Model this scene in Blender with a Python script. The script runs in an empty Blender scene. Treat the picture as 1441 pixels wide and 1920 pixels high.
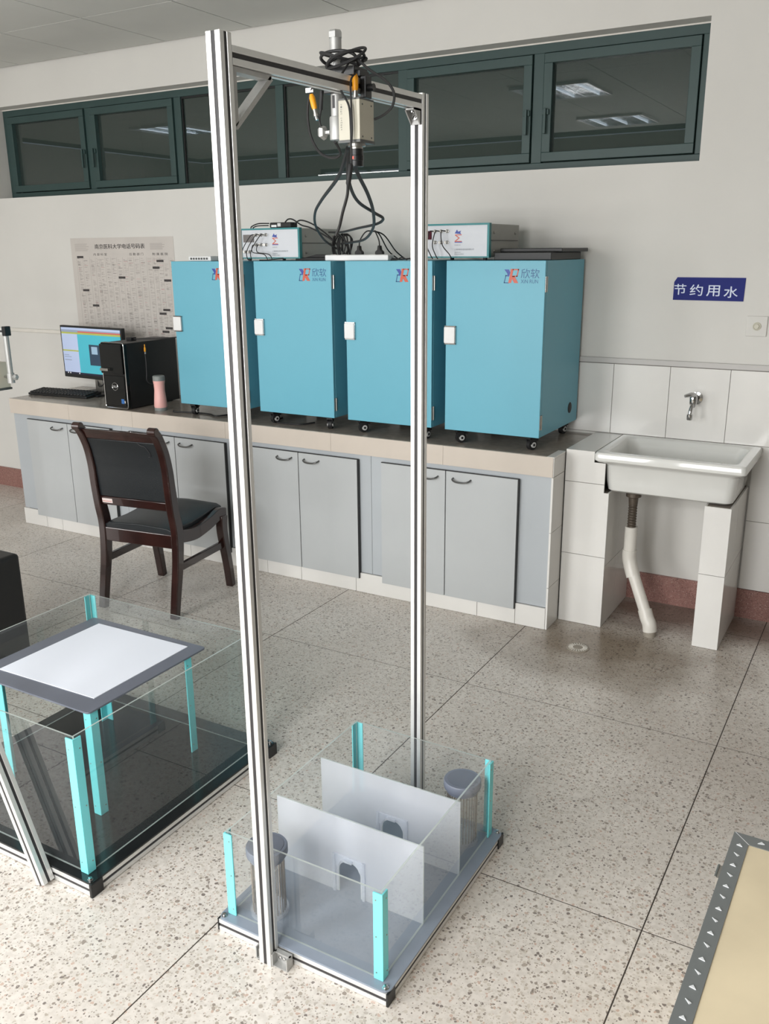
import bpy, bmesh, math, random
from mathutils import Vector, Matrix
random.seed(7)
R = math.radians
S = bpy.context.scene
COL = S.collection

# ---------------------------------------------------------------- camera
F = 1667.2
yaw, pit, rol = -0.52494, 0.28549, -0.00854
fw = Vector((math.sin(yaw)*math.cos(pit), math.cos(yaw)*math.cos(pit), -math.sin(pit)))
r0 = Vector((math.cos(yaw), -math.sin(yaw), 0)); u0 = r0.cross(fw)
rr = r0*math.cos(rol) + u0*math.sin(rol); uu = rr.cross(fw)
cd = bpy.data.cameras.new('camera'); cam = bpy.data.objects.new('camera', cd); COL.objects.link(cam)
M4 = Matrix((( rr.x, uu.x, -fw.x, 0), (rr.y, uu.y, -fw.y, 0), (rr.z, uu.z, -fw.z, 1.70), (0, 0, 0, 1)))
cam.matrix_world = M4
cd.sensor_fit = 'VERTICAL'; cd.sensor_height = 36.0; cd.lens = F/1920*36.0
cd.clip_start = 0.02
S.camera = cam

# ---------------------------------------------------------------- world, light, exposure
w = bpy.data.worlds.new('world'); S.world = w; w.use_nodes = True
bg = w.node_tree.nodes['Background']; bg.inputs[0].default_value = (0.75, 0.85, 1, 1); bg.inputs[1].default_value = 0.6
WINDOWS = [(-6.7, -5.3), (-3.6, -2.2), (-1.7, -.3)]
WZ0, WZ1 = 0.85, 2.70
YB = -1.2
TILT = 47      # sky light falls in slanting downwards; four strips per window
for i, (a, b) in enumerate(WINDOWS):
    for k in range(4):
        l = bpy.data.lights.new('window_daylight', 'AREA'); l.shape = 'RECTANGLE'
        l.size = b-a-.1; l.size_y = .42; l.energy = [18, 26, 26][i]; l.color = (1.0, 0.995, 0.98)
        o = bpy.data.objects.new('window_daylight', l); COL.objects.link(o)
        o.location = ((a+b)/2, YB-.02, WZ0+(WZ1-WZ0)*(k+.5)/4); o.rotation_euler = (R(TILT), 0, 0)
vs = S.view_settings
vs.view_transform = 'Standard'; vs.look = 'None'; vs.gamma = 1.0; vs.use_curve_mapping = False
vs.exposure = 0.17

# ---------------------------------------------------------------- materials
def lin(c):
    return tuple(((v/255)/12.92 if v/255 <= .04045 else ((v/255+.055)/1.055)**2.4) for v in c) + (1,)
MATS = {}
def mat(name, c, rough=.5, metal=0., spec=.5, vary=0., vscale=6., bump=0., bscale=80., emit=0., coat=0.):
    if name in MATS: return MATS[name]
    m = bpy.data.materials.new(name); m.use_nodes = True; nt = m.node_tree; N = nt.nodes; L = nt.links
    p = N['Principled BSDF']
    c = lin(c)
    p.inputs['Base Color'].default_value = c; p.inputs['Roughness'].default_value = rough
    p.inputs['Metallic'].default_value = metal; p.inputs['Specular IOR Level'].default_value = spec
    p.inputs['Coat Weight'].default_value = coat
    if emit:
        p.inputs['Emission Color'].default_value = c; p.inputs['Emission Strength'].default_value = emit
    if vary or bump:
        g = N.new('ShaderNodeNewGeometry')
    if vary:
        n = N.new('ShaderNodeTexNoise'); n.inputs['Scale'].default_value = vscale; n.inputs['Detail'].default_value = 5
        L.new(g.outputs['Position'], n.inputs['Vector'])
        mr = N.new('ShaderNodeMapRange'); mr.inputs[1].default_value = .3; mr.inputs[2].default_value = .7
        mr.inputs[3].default_value = 1-vary; mr.inputs[4].default_value = 1+vary
        L.new(n.outputs[0], mr.inputs[0])
        mx = N.new('ShaderNodeVectorMath'); mx.operation = 'SCALE'; mx.inputs[0].default_value = c[:3]
        L.new(mr.outputs[0], mx.inputs['Scale']); L.new(mx.outputs[0], p.inputs['Base Color'])
    if bump:
        n2 = N.new('ShaderNodeTexNoise'); n2.inputs['Scale'].default_value = bscale; n2.inputs['Detail'].default_value = 3
        L.new(g.outputs['Position'], n2.inputs['Vector'])
        b = N.new('ShaderNodeBump'); b.inputs['Strength'].default_value = bump; b.inputs['Distance'].default_value = .002
        L.new(n2.outputs[0], b.inputs['Height']); L.new(b.outputs[0], p.inputs['Normal'])
    MATS[name] = m
    return m

def clear_mat(name, tint, haze=0., hazecol=(225, 228, 232), rough=0., ior=1.49, hrough=.35):
    """thin transparent sheet: fresnel reflection over tinted see-through, with some milky haze"""
    m = bpy.data.materials.new(name); m.use_nodes = True; nt = m.node_tree; N = nt.nodes; L = nt.links
    N.remove(N['Principled BSDF']); out = N['Material Output']
    t = N.new('ShaderNodeBsdfTransparent'); t.inputs[0].default_value = tint + (1,)
    g = N.new('ShaderNodeBsdfGlossy'); g.inputs['Roughness'].default_value = rough; g.inputs[0].default_value = (1, 1, 1, 1)
    fr = N.new('ShaderNodeFresnel'); fr.inputs[0].default_value = ior
    mix = N.new('ShaderNodeMixShader')
    last = t.outputs[0]
    if haze:
        d = N.new('ShaderNodeBsdfDiffuse'); d.inputs[0].default_value = lin(hazecol)
        tl = N.new('ShaderNodeBsdfTranslucent'); tl.inputs[0].default_value = lin(hazecol)
        a = N.new('ShaderNodeMixShader'); a.inputs[0].default_value = .5
        L.new(d.outputs[0], a.inputs[1]); L.new(tl.outputs[0], a.inputs[2])
        h = N.new('ShaderNodeMixShader'); h.inputs[0].default_value = haze
        L.new(last, h.inputs[1]); L.new(a.outputs[0], h.inputs[2]); last = h.outputs[0]
    ge = N.new('ShaderNodeNewGeometry'); im = N.new('ShaderNodeMath'); im.operation = 'SUBTRACT'; im.inputs[0].default_value = 1
    L.new(ge.outputs['Backfacing'], im.inputs[1]); fm = N.new('ShaderNodeMath'); fm.operation = 'MULTIPLY'
    L.new(fr.outputs[0], fm.inputs[0]); L.new(im.outputs[0], fm.inputs[1])
    L.new(fm.outputs[0], mix.inputs[0]); L.new(last, mix.inputs[1]); L.new(g.outputs[0], mix.inputs[2])
    L.new(mix.outputs[0], out.inputs[0])
    MATS[name] = m
    return m

def terrazzo(name, base, chips, scale, rough, stain=False):
    m = bpy.data.materials.new(name); m.use_nodes = True; nt = m.node_tree; N = nt.nodes; L = nt.links
    p = N['Principled BSDF']; p.inputs['Roughness'].default_value = rough
    g = N.new('ShaderNodeNewGeometry')
    def noise(sc, det=4):
        n = N.new('ShaderNodeTexNoise'); n.inputs['Scale'].default_value = sc; n.inputs['Detail'].default_value = det
        L.new(g.outputs['Position'], n.inputs['Vector']); return n
    def ramp(src, stops, const=False):
        r = N.new('ShaderNodeValToRGB'); e = r.color_ramp.elements
        while len(e) > len(stops): e.remove(e[-1])
        while len(e) < len(stops): e.new(1)
        for i, (q, c) in enumerate(stops): e[i].position = q; e[i].color = c
        if const: r.color_ramp.interpolation = 'CONSTANT'
        L.new(src, r.inputs[0]); return r.outputs[0]
    def mixc(fac, a, b, mode='MIX'):
        x = N.new('ShaderNodeMix'); x.data_type = 'RGBA'; x.blend_type = mode
        if isinstance(fac, float): x.inputs[0].default_value = fac
        else: L.new(fac, x.inputs[0])
        for k, v in ((6, a), (7, b)):
            if isinstance(v, tuple): x.inputs[k].default_value = v
            else: L.new(v, x.inputs[k])
        return x.outputs[2]
    b0 = lin(base[0]); b1 = lin(base[1])
    col = ramp(noise(1.7, 6).outputs[0], [(.32, b0), (.68, b1)])
    col = mixc(ramp(noise(55, 3).outputs[0], [(.42, (0, 0, 0, 1)), (.62, (.45, .45, .45, 1))]), col, lin(base[2]))
    # warped coordinates make the chips irregular
    wn = noise(38, 2); wm = N.new('ShaderNodeVectorMath'); wm.operation = 'MULTIPLY_ADD'
    wm.inputs[1].default_value = (.011, .011, .011)
    L.new(wn.outputs['Color'], wm.inputs[0]); L.new(g.outputs['Position'], wm.inputs[2])
    for sc, th, den, seed in ((scale*1.65, .37, .30, 0), (scale*2.8, .38, .36, 3.3), (scale*1.05, .27, .68, 7.7)):
        mp = N.new('ShaderNodeVectorMath'); mp.operation = 'ADD'; mp.inputs[1].default_value = (seed, seed*2, 0)
        L.new(wm.outputs[0], mp.inputs[0])
        v = N.new('ShaderNodeTexVoronoi'); v.voronoi_dimensions = '3D'; v.inputs['Scale'].default_value = sc
        L.new(mp.outputs[0], v.inputs['Vector'])
        sep = N.new('ShaderNodeSeparateColor'); L.new(v.outputs['Color'], sep.inputs[0])
        lt = N.new('ShaderNodeMath'); lt.operation = 'MULTIPLY'; L.new(sep.outputs[0], lt.inputs[0]); lt.inputs[1].default_value = th*1.5
        cmp = N.new('ShaderNodeMath'); cmp.operation = 'LESS_THAN'; L.new(v.outputs['Distance'], cmp.inputs[0]); L.new(lt.outputs[0], cmp.inputs[1])
        gt = N.new('ShaderNodeMath'); gt.operation = 'GREATER_THAN'; L.new(sep.outputs[1], gt.inputs[0]); gt.inputs[1].default_value = den
        mu = N.new('ShaderNodeMath'); mu.operation = 'MULTIPLY'; L.new(cmp.outputs[0], mu.inputs[0]); L.new(gt.outputs[0], mu.inputs[1])
        cc = ramp(sep.outputs[2], [(i/len(chips), lin(c)) for i, c in enumerate(chips)], True)
        col = mixc(mu.outputs[0], col, cc)
    if stain:   # dirt left by water round the drain under the sink, and traffic grime by the counter
        sx = N.new('ShaderNodeSeparateXYZ'); L.new(g.outputs['Position'], sx.inputs[0])
        def blob(cx, cy, rx, ry, amt, c):
            nonlocal col
            dx = N.new('ShaderNodeVectorMath'); dx.operation = 'SUBTRACT'; L.new(g.outputs['Position'], dx.inputs[0]); dx.inputs[1].default_value = (cx, cy, 0)
            ds = N.new('ShaderNodeVectorMath'); ds.operation = 'DIVIDE'; L.new(dx.outputs[0], ds.inputs[0]); ds.inputs[1].default_value = (rx, ry, 1)
            ln = N.new('ShaderNodeVectorMath'); ln.operation = 'LENGTH'; L.new(ds.outputs[0], ln.inputs[0])
            nn = noise(5, 5); ad = N.new('ShaderNodeMath'); ad.operation = 'MULTIPLY_ADD'; ad.inputs[1].default_value = .9; L.new(nn.outputs[0], ad.inputs[0]); L.new(ln.outputs['Value'], ad.inputs[2])
            mr = N.new('ShaderNodeMapRange'); mr.inputs[1].default_value = .75; mr.inputs[2].default_value = 1.6; mr.inputs[3].default_value = amt; mr.inputs[4].default_value = 0
            L.new(ad.outputs[0], mr.inputs[0])
            col = mixc(mr.outputs[0], col, lin(c), 'MULTIPLY')
        blob(-.98, 3.60, .60, .38, 1.0, (168, 158, 145))
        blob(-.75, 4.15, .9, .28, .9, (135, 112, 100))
        blob(-.2, 2.9, .5, .5, .35, (190, 180, 172))
    L.new(col, p.inputs['Base Color'])
    bn = N.new('ShaderNodeBump'); bn.inputs['Strength'].default_value = .12; bn.inputs['Distance'].default_value = .001
    L.new(noise(120, 2).outputs[0], bn.inputs['Height']); L.new(bn.outputs[0], p.inputs['Normal'])
    MATS[name] = m
    return m

mat('wall_paint', (211, 209, 204), .75, vary=.035, vscale=1.6, bump=.25, bscale=30)
mat('ceiling_board', (203, 204, 200), .85, vary=.03, vscale=3, bump=.3, bscale=200)
mat('ceiling_gap', (60, 58, 54), .8)
mat('joint_dark', (62, 54, 48), .8)
mat('tile_white', (221, 219, 215), .2, vary=.03, vscale=4, spec=.5)
mat('tile_lip', (201, 191, 180), .22, vary=.03, vscale=5)
mat('tile_top', (150, 141, 131), .16, vary=.12, vscale=30)
mat('grout', (105, 98, 90), .85)
mat('trim_grey', (188, 185, 182), .5)
mat('pvc_white', (216, 212, 204), .35, vary=.04, vscale=15)
mat('pvc_dirty', (150, 142, 130), .6, vary=.15, vscale=60)
mat('tail_metal', (95, 86, 76), .45, metal=.5, vary=.2, vscale=60)
mat('ceramic', (214, 214, 210), .12, vary=.02, vscale=5, coat=.3)
mat('chrome', (190, 190, 190), .12, metal=1.)
mat('cabinet_grey', (180, 183, 184), .4, vary=.02, vscale=3)
mat('carcass_grey', (174, 179, 183), .45, vary=.02, vscale=3)
mat('edge_black', (38, 38, 38), .5)
mat('handle_metal', (105, 105, 104), .35, metal=.7)
mat('box_blue', (100, 170, 190), .42, vary=.01, vscale=3)
mat('rubber_black', (26, 26, 27), .6)
mat('plastic_black', (20, 21, 22), .35)
mat('gloss_black', (14, 16, 17), .08)
mat('case_black', (20, 21, 22), .45, vary=.08, vscale=40)
mat('wheel_grey', (200, 200, 198), .4)
mat('white_plastic', (226, 226, 226), .3)
mat('steel', (165, 163, 158), .3, metal=.9)
mat('aluminium', (222, 222, 220), .33, metal=.55, vary=.03, vscale=25)
mat('cast_aluminium', (176, 176, 174), .45, metal=.5, vary=.05, vscale=60)
mat('slot_black', (44, 42, 44), .5)
mat('cyan_paint', (118, 216, 222), .38)
mat('plate_grey', (128, 137, 150), .28, vary=.04, vscale=20)
mat('plate_slate', (104, 108, 120), .32, vary=.03, vscale=15)
mat('base_black', (27, 29, 30), .16, vary=.1, vscale=10)
mat('lid_grey', (112, 118, 132), .4)
mat('rod_steel', (170, 160, 150), .25, metal=.8)
mat('paper', (232, 236, 246), .6)
mat('poster_paper', (196, 190, 184), .7, vary=.03, vscale=8)
mat('print_dark', (62, 58, 58), .7)
mat('print_mid', (140, 134, 130), .7)
mat('print_faint', (168, 161, 156), .7)
mat('print_pink', (196, 160, 158), .7)
mat('sign_blue', (32, 40, 112), .6, spec=.2)
mat('sign_text', (206, 214, 232), .5)
mat('wood_dark', (42, 21, 18), .25, vary=.3, vscale=14, coat=.4)
mat('leather', (26, 30, 33), .38, bump=.5, bscale=260)
mat('sticker', (214, 200, 196), .5)
mat('sticker_red', (180, 70, 60), .5)
mat('frame_green', (46, 68, 66), .5, vary=.05, vscale=10)
mat('gasket', (16, 18, 18), .5)
mat('panel_silver', (196, 200, 206), .35)
mat('teal_frame', (22, 120, 124), .4)
mat('instrument_grey', (160, 160, 154), .4, vary=.03, vscale=10)
mat('display_grey', (88, 82, 80), .2)
mat('display_maroon', (74, 20, 36), .15)
mat('logo_blue', (38, 62, 150), .4)
mat('logo_navy', (22, 84, 134), .4)
mat('logo_orange', (196, 84, 60), .4)
mat('text_grey', (110, 116, 126), .5)
mat('camera_beige', (188, 184, 168), .42)
mat('camera_dark', (70, 72, 70), .4)
mat('bnc_orange', (236, 160, 28), .4)
mat('flask_pink', (232, 178, 172), .35)
mat('flask_grey', (128, 132, 130), .4)
mat('ply', (228, 212, 180), .5, vary=.07, vscale=5)
mat('steel_grey', (124, 128, 128), .38, metal=.25)
mat('tab_bright', (226, 228, 230), .3)
mat('screen_teal', (72, 178, 196), .3, emit=0.22)
mat('screen_pale', (176, 190, 220), .3, emit=0.25)
mat('screen_mid', (140, 152, 176), .3, emit=0.25)
mat('screen_dark', (40, 62, 84), .3, emit=0.19)
mat('screen_glow', (150, 178, 200), .3, emit=0.22)
mat('screen_red', (196, 92, 84), .3, emit=0.25)
mat('screen_olive', (170, 176, 90), .3, emit=0.22)
mat('screen_bar', (26, 28, 52), .3, emit=0.19)
mat('led_white', (240, 240, 240), .3, emit=.6)
mat('sticker_blue', (52, 104, 168), .3)
mat('red_dot', (206, 74, 52), .4)
mat('corridor', (120, 124, 118), .8)
mat('louvre', (210, 214, 218), .15, metal=1.)
mat('tube_glow', (214, 228, 240), .3, emit=5.0)  # tube glow imitates daylight caught in the louvres
mat('blind_frame', (70, 92, 88), .5)
clear_mat('glass_dark', (.60, .68, .66), ior=1.75, haze=.22, hazecol=(124, 142, 136))
clear_mat('acrylic', (.955, .965, .965), haze=.03, ior=1.45)
clear_mat('acrylic_smoky', (.90, .925, .92), haze=.03, ior=1.5)
clear_mat('acrylic_edge', (.75, .80, .78), haze=.72, hazecol=(232, 240, 236))
clear_mat('frosted', (.86, .88, .90), haze=.46, hazecol=(246, 248, 254), rough=.25)
clear_mat('frosted_clear', (.93, .94, .96), haze=.40, hazecol=(238, 242, 248), rough=.1)
terrazzo('terrazzo', ((216, 210, 203), (201, 194, 186), (182, 175, 167)),
         [(174, 165, 154), (158, 148, 138), (186, 177, 166), (144, 134, 125), (188, 180, 169), (164, 155, 144), (122, 113, 107), (184, 162, 149), (174, 166, 157), (196, 189, 180)], 62, .30, True)
terrazzo('terrazzo_pink', ((150, 110, 102), (136, 98, 90), (126, 88, 82)),
         [(164, 128, 118), (112, 78, 72), (150, 106, 98), (172, 142, 132)], 110, .4)

# ---------------------------------------------------------------- mesh building
class MB:
    def __init__(s): s.v = []; s.f = []; s.mi = []; s.cur = 0
    def add(s, vs, fs):
        n = len(s.v); s.v += [tuple(v) for v in vs]
        for f in fs: s.f.append(tuple(i+n for i in f)); s.mi.append(s.cur)
        return s
    def box(s, x0, x1, y0, y1, z0, z1, T=None):
        v = [Vector((x, y, z)) for z in (z0, z1) for y in (y0, y1) for x in (x0, x1)]
        if T: v = [T @ q for q in v]
        return s.add(v, [(0, 2, 3, 1), (4, 5, 7, 6), (0, 1, 5, 4), (2, 6, 7, 3), (0, 4, 6, 2), (1, 3, 7, 5)])
    def sheet(s, x0, x1, y0, y1, z0, z1):
        """box whose narrow faces use material slot 1 (edge of a clear sheet)"""
        d = [x1-x0, y1-y0, z1-z0]; ax = d.index(min(d)); s.box(x0, x1, y0, y1, z0, z1)
        axes = [2, 2, 1, 1, 0, 0]
        for k in range(6): s.mi[-6+k] = 0 if axes[k] == ax else 1
        return s
    def prism(s, poly, a, b, axis='z', T=None):
        n = len(poly)
        def P(p, h):
            q = Vector((p[0], p[1], h)) if axis == 'z' else Vector((p[0], h, p[1])) if axis == 'y' else Vector((h, p[0], p[1]))
            return T @ q if T else q
        v = [P(p, a) for p in poly] + [P(p, b) for p in poly]
        return s.add(v, [tuple(range(n))[::-1], tuple(range(n, 2*n))] + [(i, (i+1) % n, n+(i+1) % n, n+i) for i in range(n)])
    def cyl(s, p0, p1, r, n=16, r1=None):
        return s.tube([p0, p1], r, n, r1=r1)
    def tube(s, pts, r, n=8, r1=None, radii=None):
        pts = [Vector(p) for p in pts]; k = len(pts)
        up = None; rings = []
        for i, p in enumerate(pts):
            t = (pts[min(i+1, k-1)] - pts[max(i-1, 0)]).normalized()
            if up is None:
                up = Vector((0, 0, 1)) if abs(t.z) < .9 else Vector((0, 1, 0))
            a = up - t*up.dot(t)
            if a.length < 1e-5: a = t.orthogonal()
            a.normalize(); up = a; b = t.cross(a)
            q = radii[i] if radii else (r + (r1-r)*i/(k-1) if r1 is not None else r)
            rings.append([p + (a*math.cos(2*math.pi*j/n) + b*math.sin(2*math.pi*j/n))*q for j in range(n)])
        v = [q for ring in rings for q in ring]
        f = [(i*n+j, i*n+(j+1) % n, (i+1)*n+(j+1) % n, (i+1)*n+j) for i in range(k-1) for j in range(n)]
        f += [tuple(range(n))[::-1], tuple((k-1)*n+j for j in range(n))]
        return s.add(v, f)
    def lathe(s, c, prof, n=24, axis='z'):
        """prof: (radius, height) list"""
        v = []
        for (r, h) in prof:
            for j in range(n):
                a = 2*math.pi*j/n; x, y = r*math.cos(a), r*math.sin(a)
                q = (x, y, h) if axis == 'z' else (x, h, y) if axis == 'y' else (h, x, y)
                v.append(Vector(c)+Vector(q))
        k = len(prof)
        f = [(i*n+j, i*n+(j+1) % n, (i+1)*n+(j+1) % n, (i+1)*n+j) for i in range(k-1) for j in range(n)]
        f += [tuple(range(n))[::-1], tuple((k-1)*n+j for j in range(n))]
        return s.add(v, f)
    def loft(s, rings):
        n = len(rings[0]); k = len(rings); v = [q for r_ in rings for q in r_]
        f = [(i*n+j, i*n+(j+1) % n, (i+1)*n+(j+1) % n, (i+1)*n+j) for i in range(k-1) for j in range(n)]
        f += [tuple(range(n))[::-1], tuple((k-1)*n+j for j in range(n))]
        return s.add(v, f)
    def build(s, name, m, parent=None, smooth=False, bevel=0, seg=2, world=True, m2=None):
        me = bpy.data.meshes.new(name)
        off = wl(parent) if (parent is not None and world) else Vector((0, 0, 0))
        me.from_pydata([(x-off.x, y-off.y, z-off.z) for x, y, z in s.v], [], s.f)
        me.materials.append(MATS[m] if isinstance(m, str) else m)
        if m2: me.materials.append(MATS[m2])
        if m2 or any(s.mi):
            me.polygons.foreach_set('material_index', s.mi)
        bm = bmesh.new(); bm.from_mesh(me); bmesh.ops.recalc_face_normals(bm, faces=bm.faces); bm.to_mesh(me); bm.free()
        if smooth:
            me.polygons.foreach_set('use_smooth', [True]*len(me.polygons))
            me.set_sharp_from_angle(angle=R(38))
        o = bpy.data.objects.new(name, me); COL.objects.link(o)
        if parent is not None: o.parent = parent
        if bevel:
            b = o.modifiers.new('bevel', 'BEVEL'); b.width = bevel; b.segments = seg; b.limit_method = 'ANGLE'; b.angle_limit = R(40)
            b.harden_normals = False
        return o
def wl(o):
    p = Vector((0, 0, 0))
    while o is not None: p += o.location; o = o.parent
    return p
def box(*a): return MB().box(*a)
def thing(name, label, cat, loc, group=None, rz=0):
    o = bpy.data.objects.new(name, None); COL.objects.link(o); o.location = loc; o.rotation_euler = (0, 0, rz)
    o.empty_display_size = .05
    tag(o, label, cat, group); return o
def tag(o, label, cat, group=None):
    o['label'] = label; o['category'] = cat
    if group: o['group'] = group
    return o
def struct(o, label=None):
    o['kind'] = 'structure'
    if label: o['label'] = label
    return o
def copy_tree(o, parent=None, loc=None):
    c = o.copy(); COL.objects.link(c)
    if parent is not None: c.parent = parent
    if loc is not None: c.location = loc
    for ch in list(o.children): copy_tree(ch, c)
    return c
def spline(pts, n=8):
    P = [Vector(p) for p in pts]; out = []
    for i in range(len(P)-1):
        a = P[max(i-1, 0)]; b = P[i]; c = P[i+1]; d = P[min(i+2, len(P)-1)]
        for k in range(n):
            t = k/n
            out.append(.5*((2*b) + (c-a)*t + (2*a-5*b+4*c-d)*t*t + (3*b-a-3*c+d)*t**3))
    out.append(P[-1]); return out
def rrect(x0, x1, y0, y1, r, n=5):
    o = []
    for cx, cy, a0 in ((x1-r, y1-r, 0), (x0+r, y1-r, 90), (x0+r, y0+r, 180), (x1-r, y0+r, 270)):
        for k in range(n+1):
            a = R(a0+90*k/n); o.append((cx+r*math.cos(a), cy+r*math.sin(a)))
    return o
def text(name, body, x0, x1, z0, z1, y, m, parent, thick=.0006, rot=0):
    """flat lettering facing -y fitted in the given rectangle (world coordinates)"""
    cu = bpy.data.curves.new(name, 'FONT'); cu.body = body; cu.size = 1; cu.extrude = 0; cu.resolution_u = 3
    o = bpy.data.objects.new(name, cu); COL.objects.link(o)
    dg = bpy.context.evaluated_depsgraph_get(); dg.update()
    me = bpy.data.meshes.new_from_object(o.evaluated_get(dg)); bpy.data.objects.remove(o); bpy.data.curves.remove(cu)
    xs = [v.co.x for v in me.vertices]; ys = [v.co.y for v in me.vertices]
    ax, bx, ay, by = min(xs), max(xs), min(ys), max(ys)
    off = wl(parent) if parent is not None else Vector((0, 0, 0))
    for v in me.vertices:
        X = x0+(v.co.x-ax)/(bx-ax)*(x1-x0); Z = z0+(v.co.y-ay)/(by-ay)*(z1-z0)
        v.co = Vector((X, y-thick, Z + rot*(X-x0)))-off
    me.materials.clear(); me.materials.append(MATS[m])
    n = bpy.data.objects.new(name, me); COL.objects.link(n)
    if parent is not None: n.parent = parent
    return n
def stroke(mb, pts, w_, y0, y1):
    for a, b in zip(pts[:-1], pts[1:]):
        a = Vector(a); b = Vector(b); d = (b-a).normalized(); n = Vector((-d.y, d.x))*w_/2; e = d*w_*.45
        mb.prism([tuple(a-e+n), tuple(a-e-n), tuple(b+e-n), tuple(b+e+n)], y0, y1, 'y')

# ---------------------------------------------------------------- the room
XL, XR, YW, ZC = -8.6, 5.2, 4.28, 2.86
WX0, WX1, WB, WT = -5.505, -.880, 2.066, 2.633        # the transom opening in the back wall
struct(box(XL, XR, YB, YW+.2, -.12, -.0007).build('floor', 'joint_dark'), 'terrazzo floor of large slabs with dark joints')
floor = bpy.data.objects['floor']
xs = [-1.368+.981*k for k in range(-8, 8)]; xs = [XL]+[x for x in xs if XL+.1 < x < XR-.1]+[XR]
ys = [1.983+1.03*k for k in range(-5, 3)]; ys = [YB]+[y for y in ys if YB+.1 < y < YW-.05]+[YW]
for i in range(len(xs)-1):
    for j in range(len(ys)-1):
        g_ = .0019
        MB().box(xs[i]+g_, xs[i+1]-g_, ys[j]+g_, ys[j+1]-g_, -.003, 0).build('floor_slab', 'terrazzo', floor)
ceil = struct(box(XL, XR, YB, YW+.2, ZC+.012, ZC+.1).build('ceiling', 'ceiling_gap'), 'suspended ceiling of square boards')
cp = .62
cm = None
cx = [-3.885+cp*k for k in range(-8, 16)]; cy = [4.262-cp*k for k in range(0, 12)]
for x in cx:
    for y in cy:
        if x < XL or x+cp > XR+.1 or y-cp < YB-.1: continue
        if cm is None:
            cm = box(.004, cp-.004, -cp+.004, -.004, 0, .010).build('ceiling_board', 'ceiling_board', ceil, world=False)
            cm.location = (x, y, ZC); first = cm
        else:
            c = first.copy(); COL.objects.link(c); c.parent = ceil; c.location = (x, y, ZC)
wall = MB()
wall.box(XL, XR, YW, YW+.20, 0, WB); wall.box(XL, XR, YW, YW+.20, WT, ZC+.012)
wall.box(XL, WX0, YW, YW+.20, WB, WT); wall.box(WX1, XR, YW, YW+.20, WB, WT)
wall = struct(wall.build('wall_back', 'wall_paint'), 'off-white painted back wall with a long high window')
struct(box(XL-.1, XL, YB-.2, YW+.2, 0, ZC).build('wall_left', 'wall_paint'))
struct(box(XR, XR+.1, YB-.2, YW+.2, 0, ZC).build('wall_right', 'wall_paint'))
fwl = MB(); prev = XL
for (a, b) in WINDOWS:
    fwl.box(prev, a, YB-.15, YB, 0, ZC); fwl.box(a, b, YB-.15, YB, 0, WZ0); fwl.box(a, b, YB-.15, YB, WZ1, ZC); prev = b
fwl.box(prev, XR, YB-.15, YB, 0, ZC)
struct(fwl.build('wall_front', 'wall_paint'))
for i, (a, b) in enumerate(WINDOWS):      # the windows behind the camera that light the room
    m_ = MB(); z = WZ0
    for q in (a, (a+b)/2-.02, b-.04): m_.box(q, q+.04, YB-.06, YB-.02, WZ0, WZ1)
    m_.box(a, b, YB-.06, YB-.02, WZ0, WZ0+.04); m_.box(a, b, YB-.06, YB-.02, WZ1-.04, WZ1); m_.box(a, b, YB-.06, YB-.02, 2.1, 2.14)
    struct(m_.build('window_%d' % (i+2), 'blind_frame'))
# corridor behind the transom lights
co = MB()
co.box(WX0-.5, WX1+.5, 6.2, 6.3, 1.2, 3.1); co.box(WX0-.5, WX1+.5, 4.48, 6.3, 3.0, 3.1); co.box(WX0-.5, WX1+.5, 4.48, 6.3, 1.2, 1.3)
co.box(WX0-.6, WX0-.5, 4.48, 6.3, 1.2, 3.1); co.box(WX1+.5, WX1+.6, 4.48, 6.3, 1.2, 3.1)
struct(co.build('wall_corridor', 'corridor'))

# tiles, skirting and rail on the back wall
def tile_grid(parent, xs_, zs_, y0, y1, m='tile_white', g_=.0012, name='tile'):
    for i in range(len(xs_)-1):
        for j in range(len(zs_)-1):
            MB().box(xs_[i]+g_, xs_[i+1]-g_, y0, y1, zs_[j]+g_, zs_[j+1]-g_).build(name, m, parent)
BX1 = -1.272
txs = [-1.46, -1.193, -.927, -.66, -.393, -.126, .14, .407, .67, .94, 1.2]
gm = MB(); gm.box(-1.46, 1.2, YW-.004, YW, .8335, 1.172); gm.box(-.53, 1.2, YW-.004, YW, .144, .8335)
gr = struct(gm.build('trim_1', 'grout'), 'white tiled splashback behind the sink')
tile_grid(gr, txs, [.835, 1.172], YW-.008, YW-.004)
tile_grid(gr, [-.530, -.265, .0, .265, .53, .79, 1.06, 1.2], [.144, .48, .835], YW-.008, YW-.004)
struct(box(-1.5, XR, YW-.014, YW, 1.174, 1.200).build('trim_2', 'trim_grey', bevel=.003), 'grey trim strip above the splashback tiles')
struct(box(XL, -4.9, YW-.016, YW, 1.172, 1.196).build('trim_3', 'pvc_white', bevel=.004), 'white cable trunking on the wall left of the monitor')
struct(box(XL, -4.87, YW-.012, YW, 0, .144).build('baseboard_left', 'terrazzo_pink'), 'pink terrazzo skirting left of the counter')
struct(box(BX1, XR, YW-.012, YW, 0, .143).build('baseboard_back', 'terrazzo_pink'), 'pink terrazzo skirting behind the sink')

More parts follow.
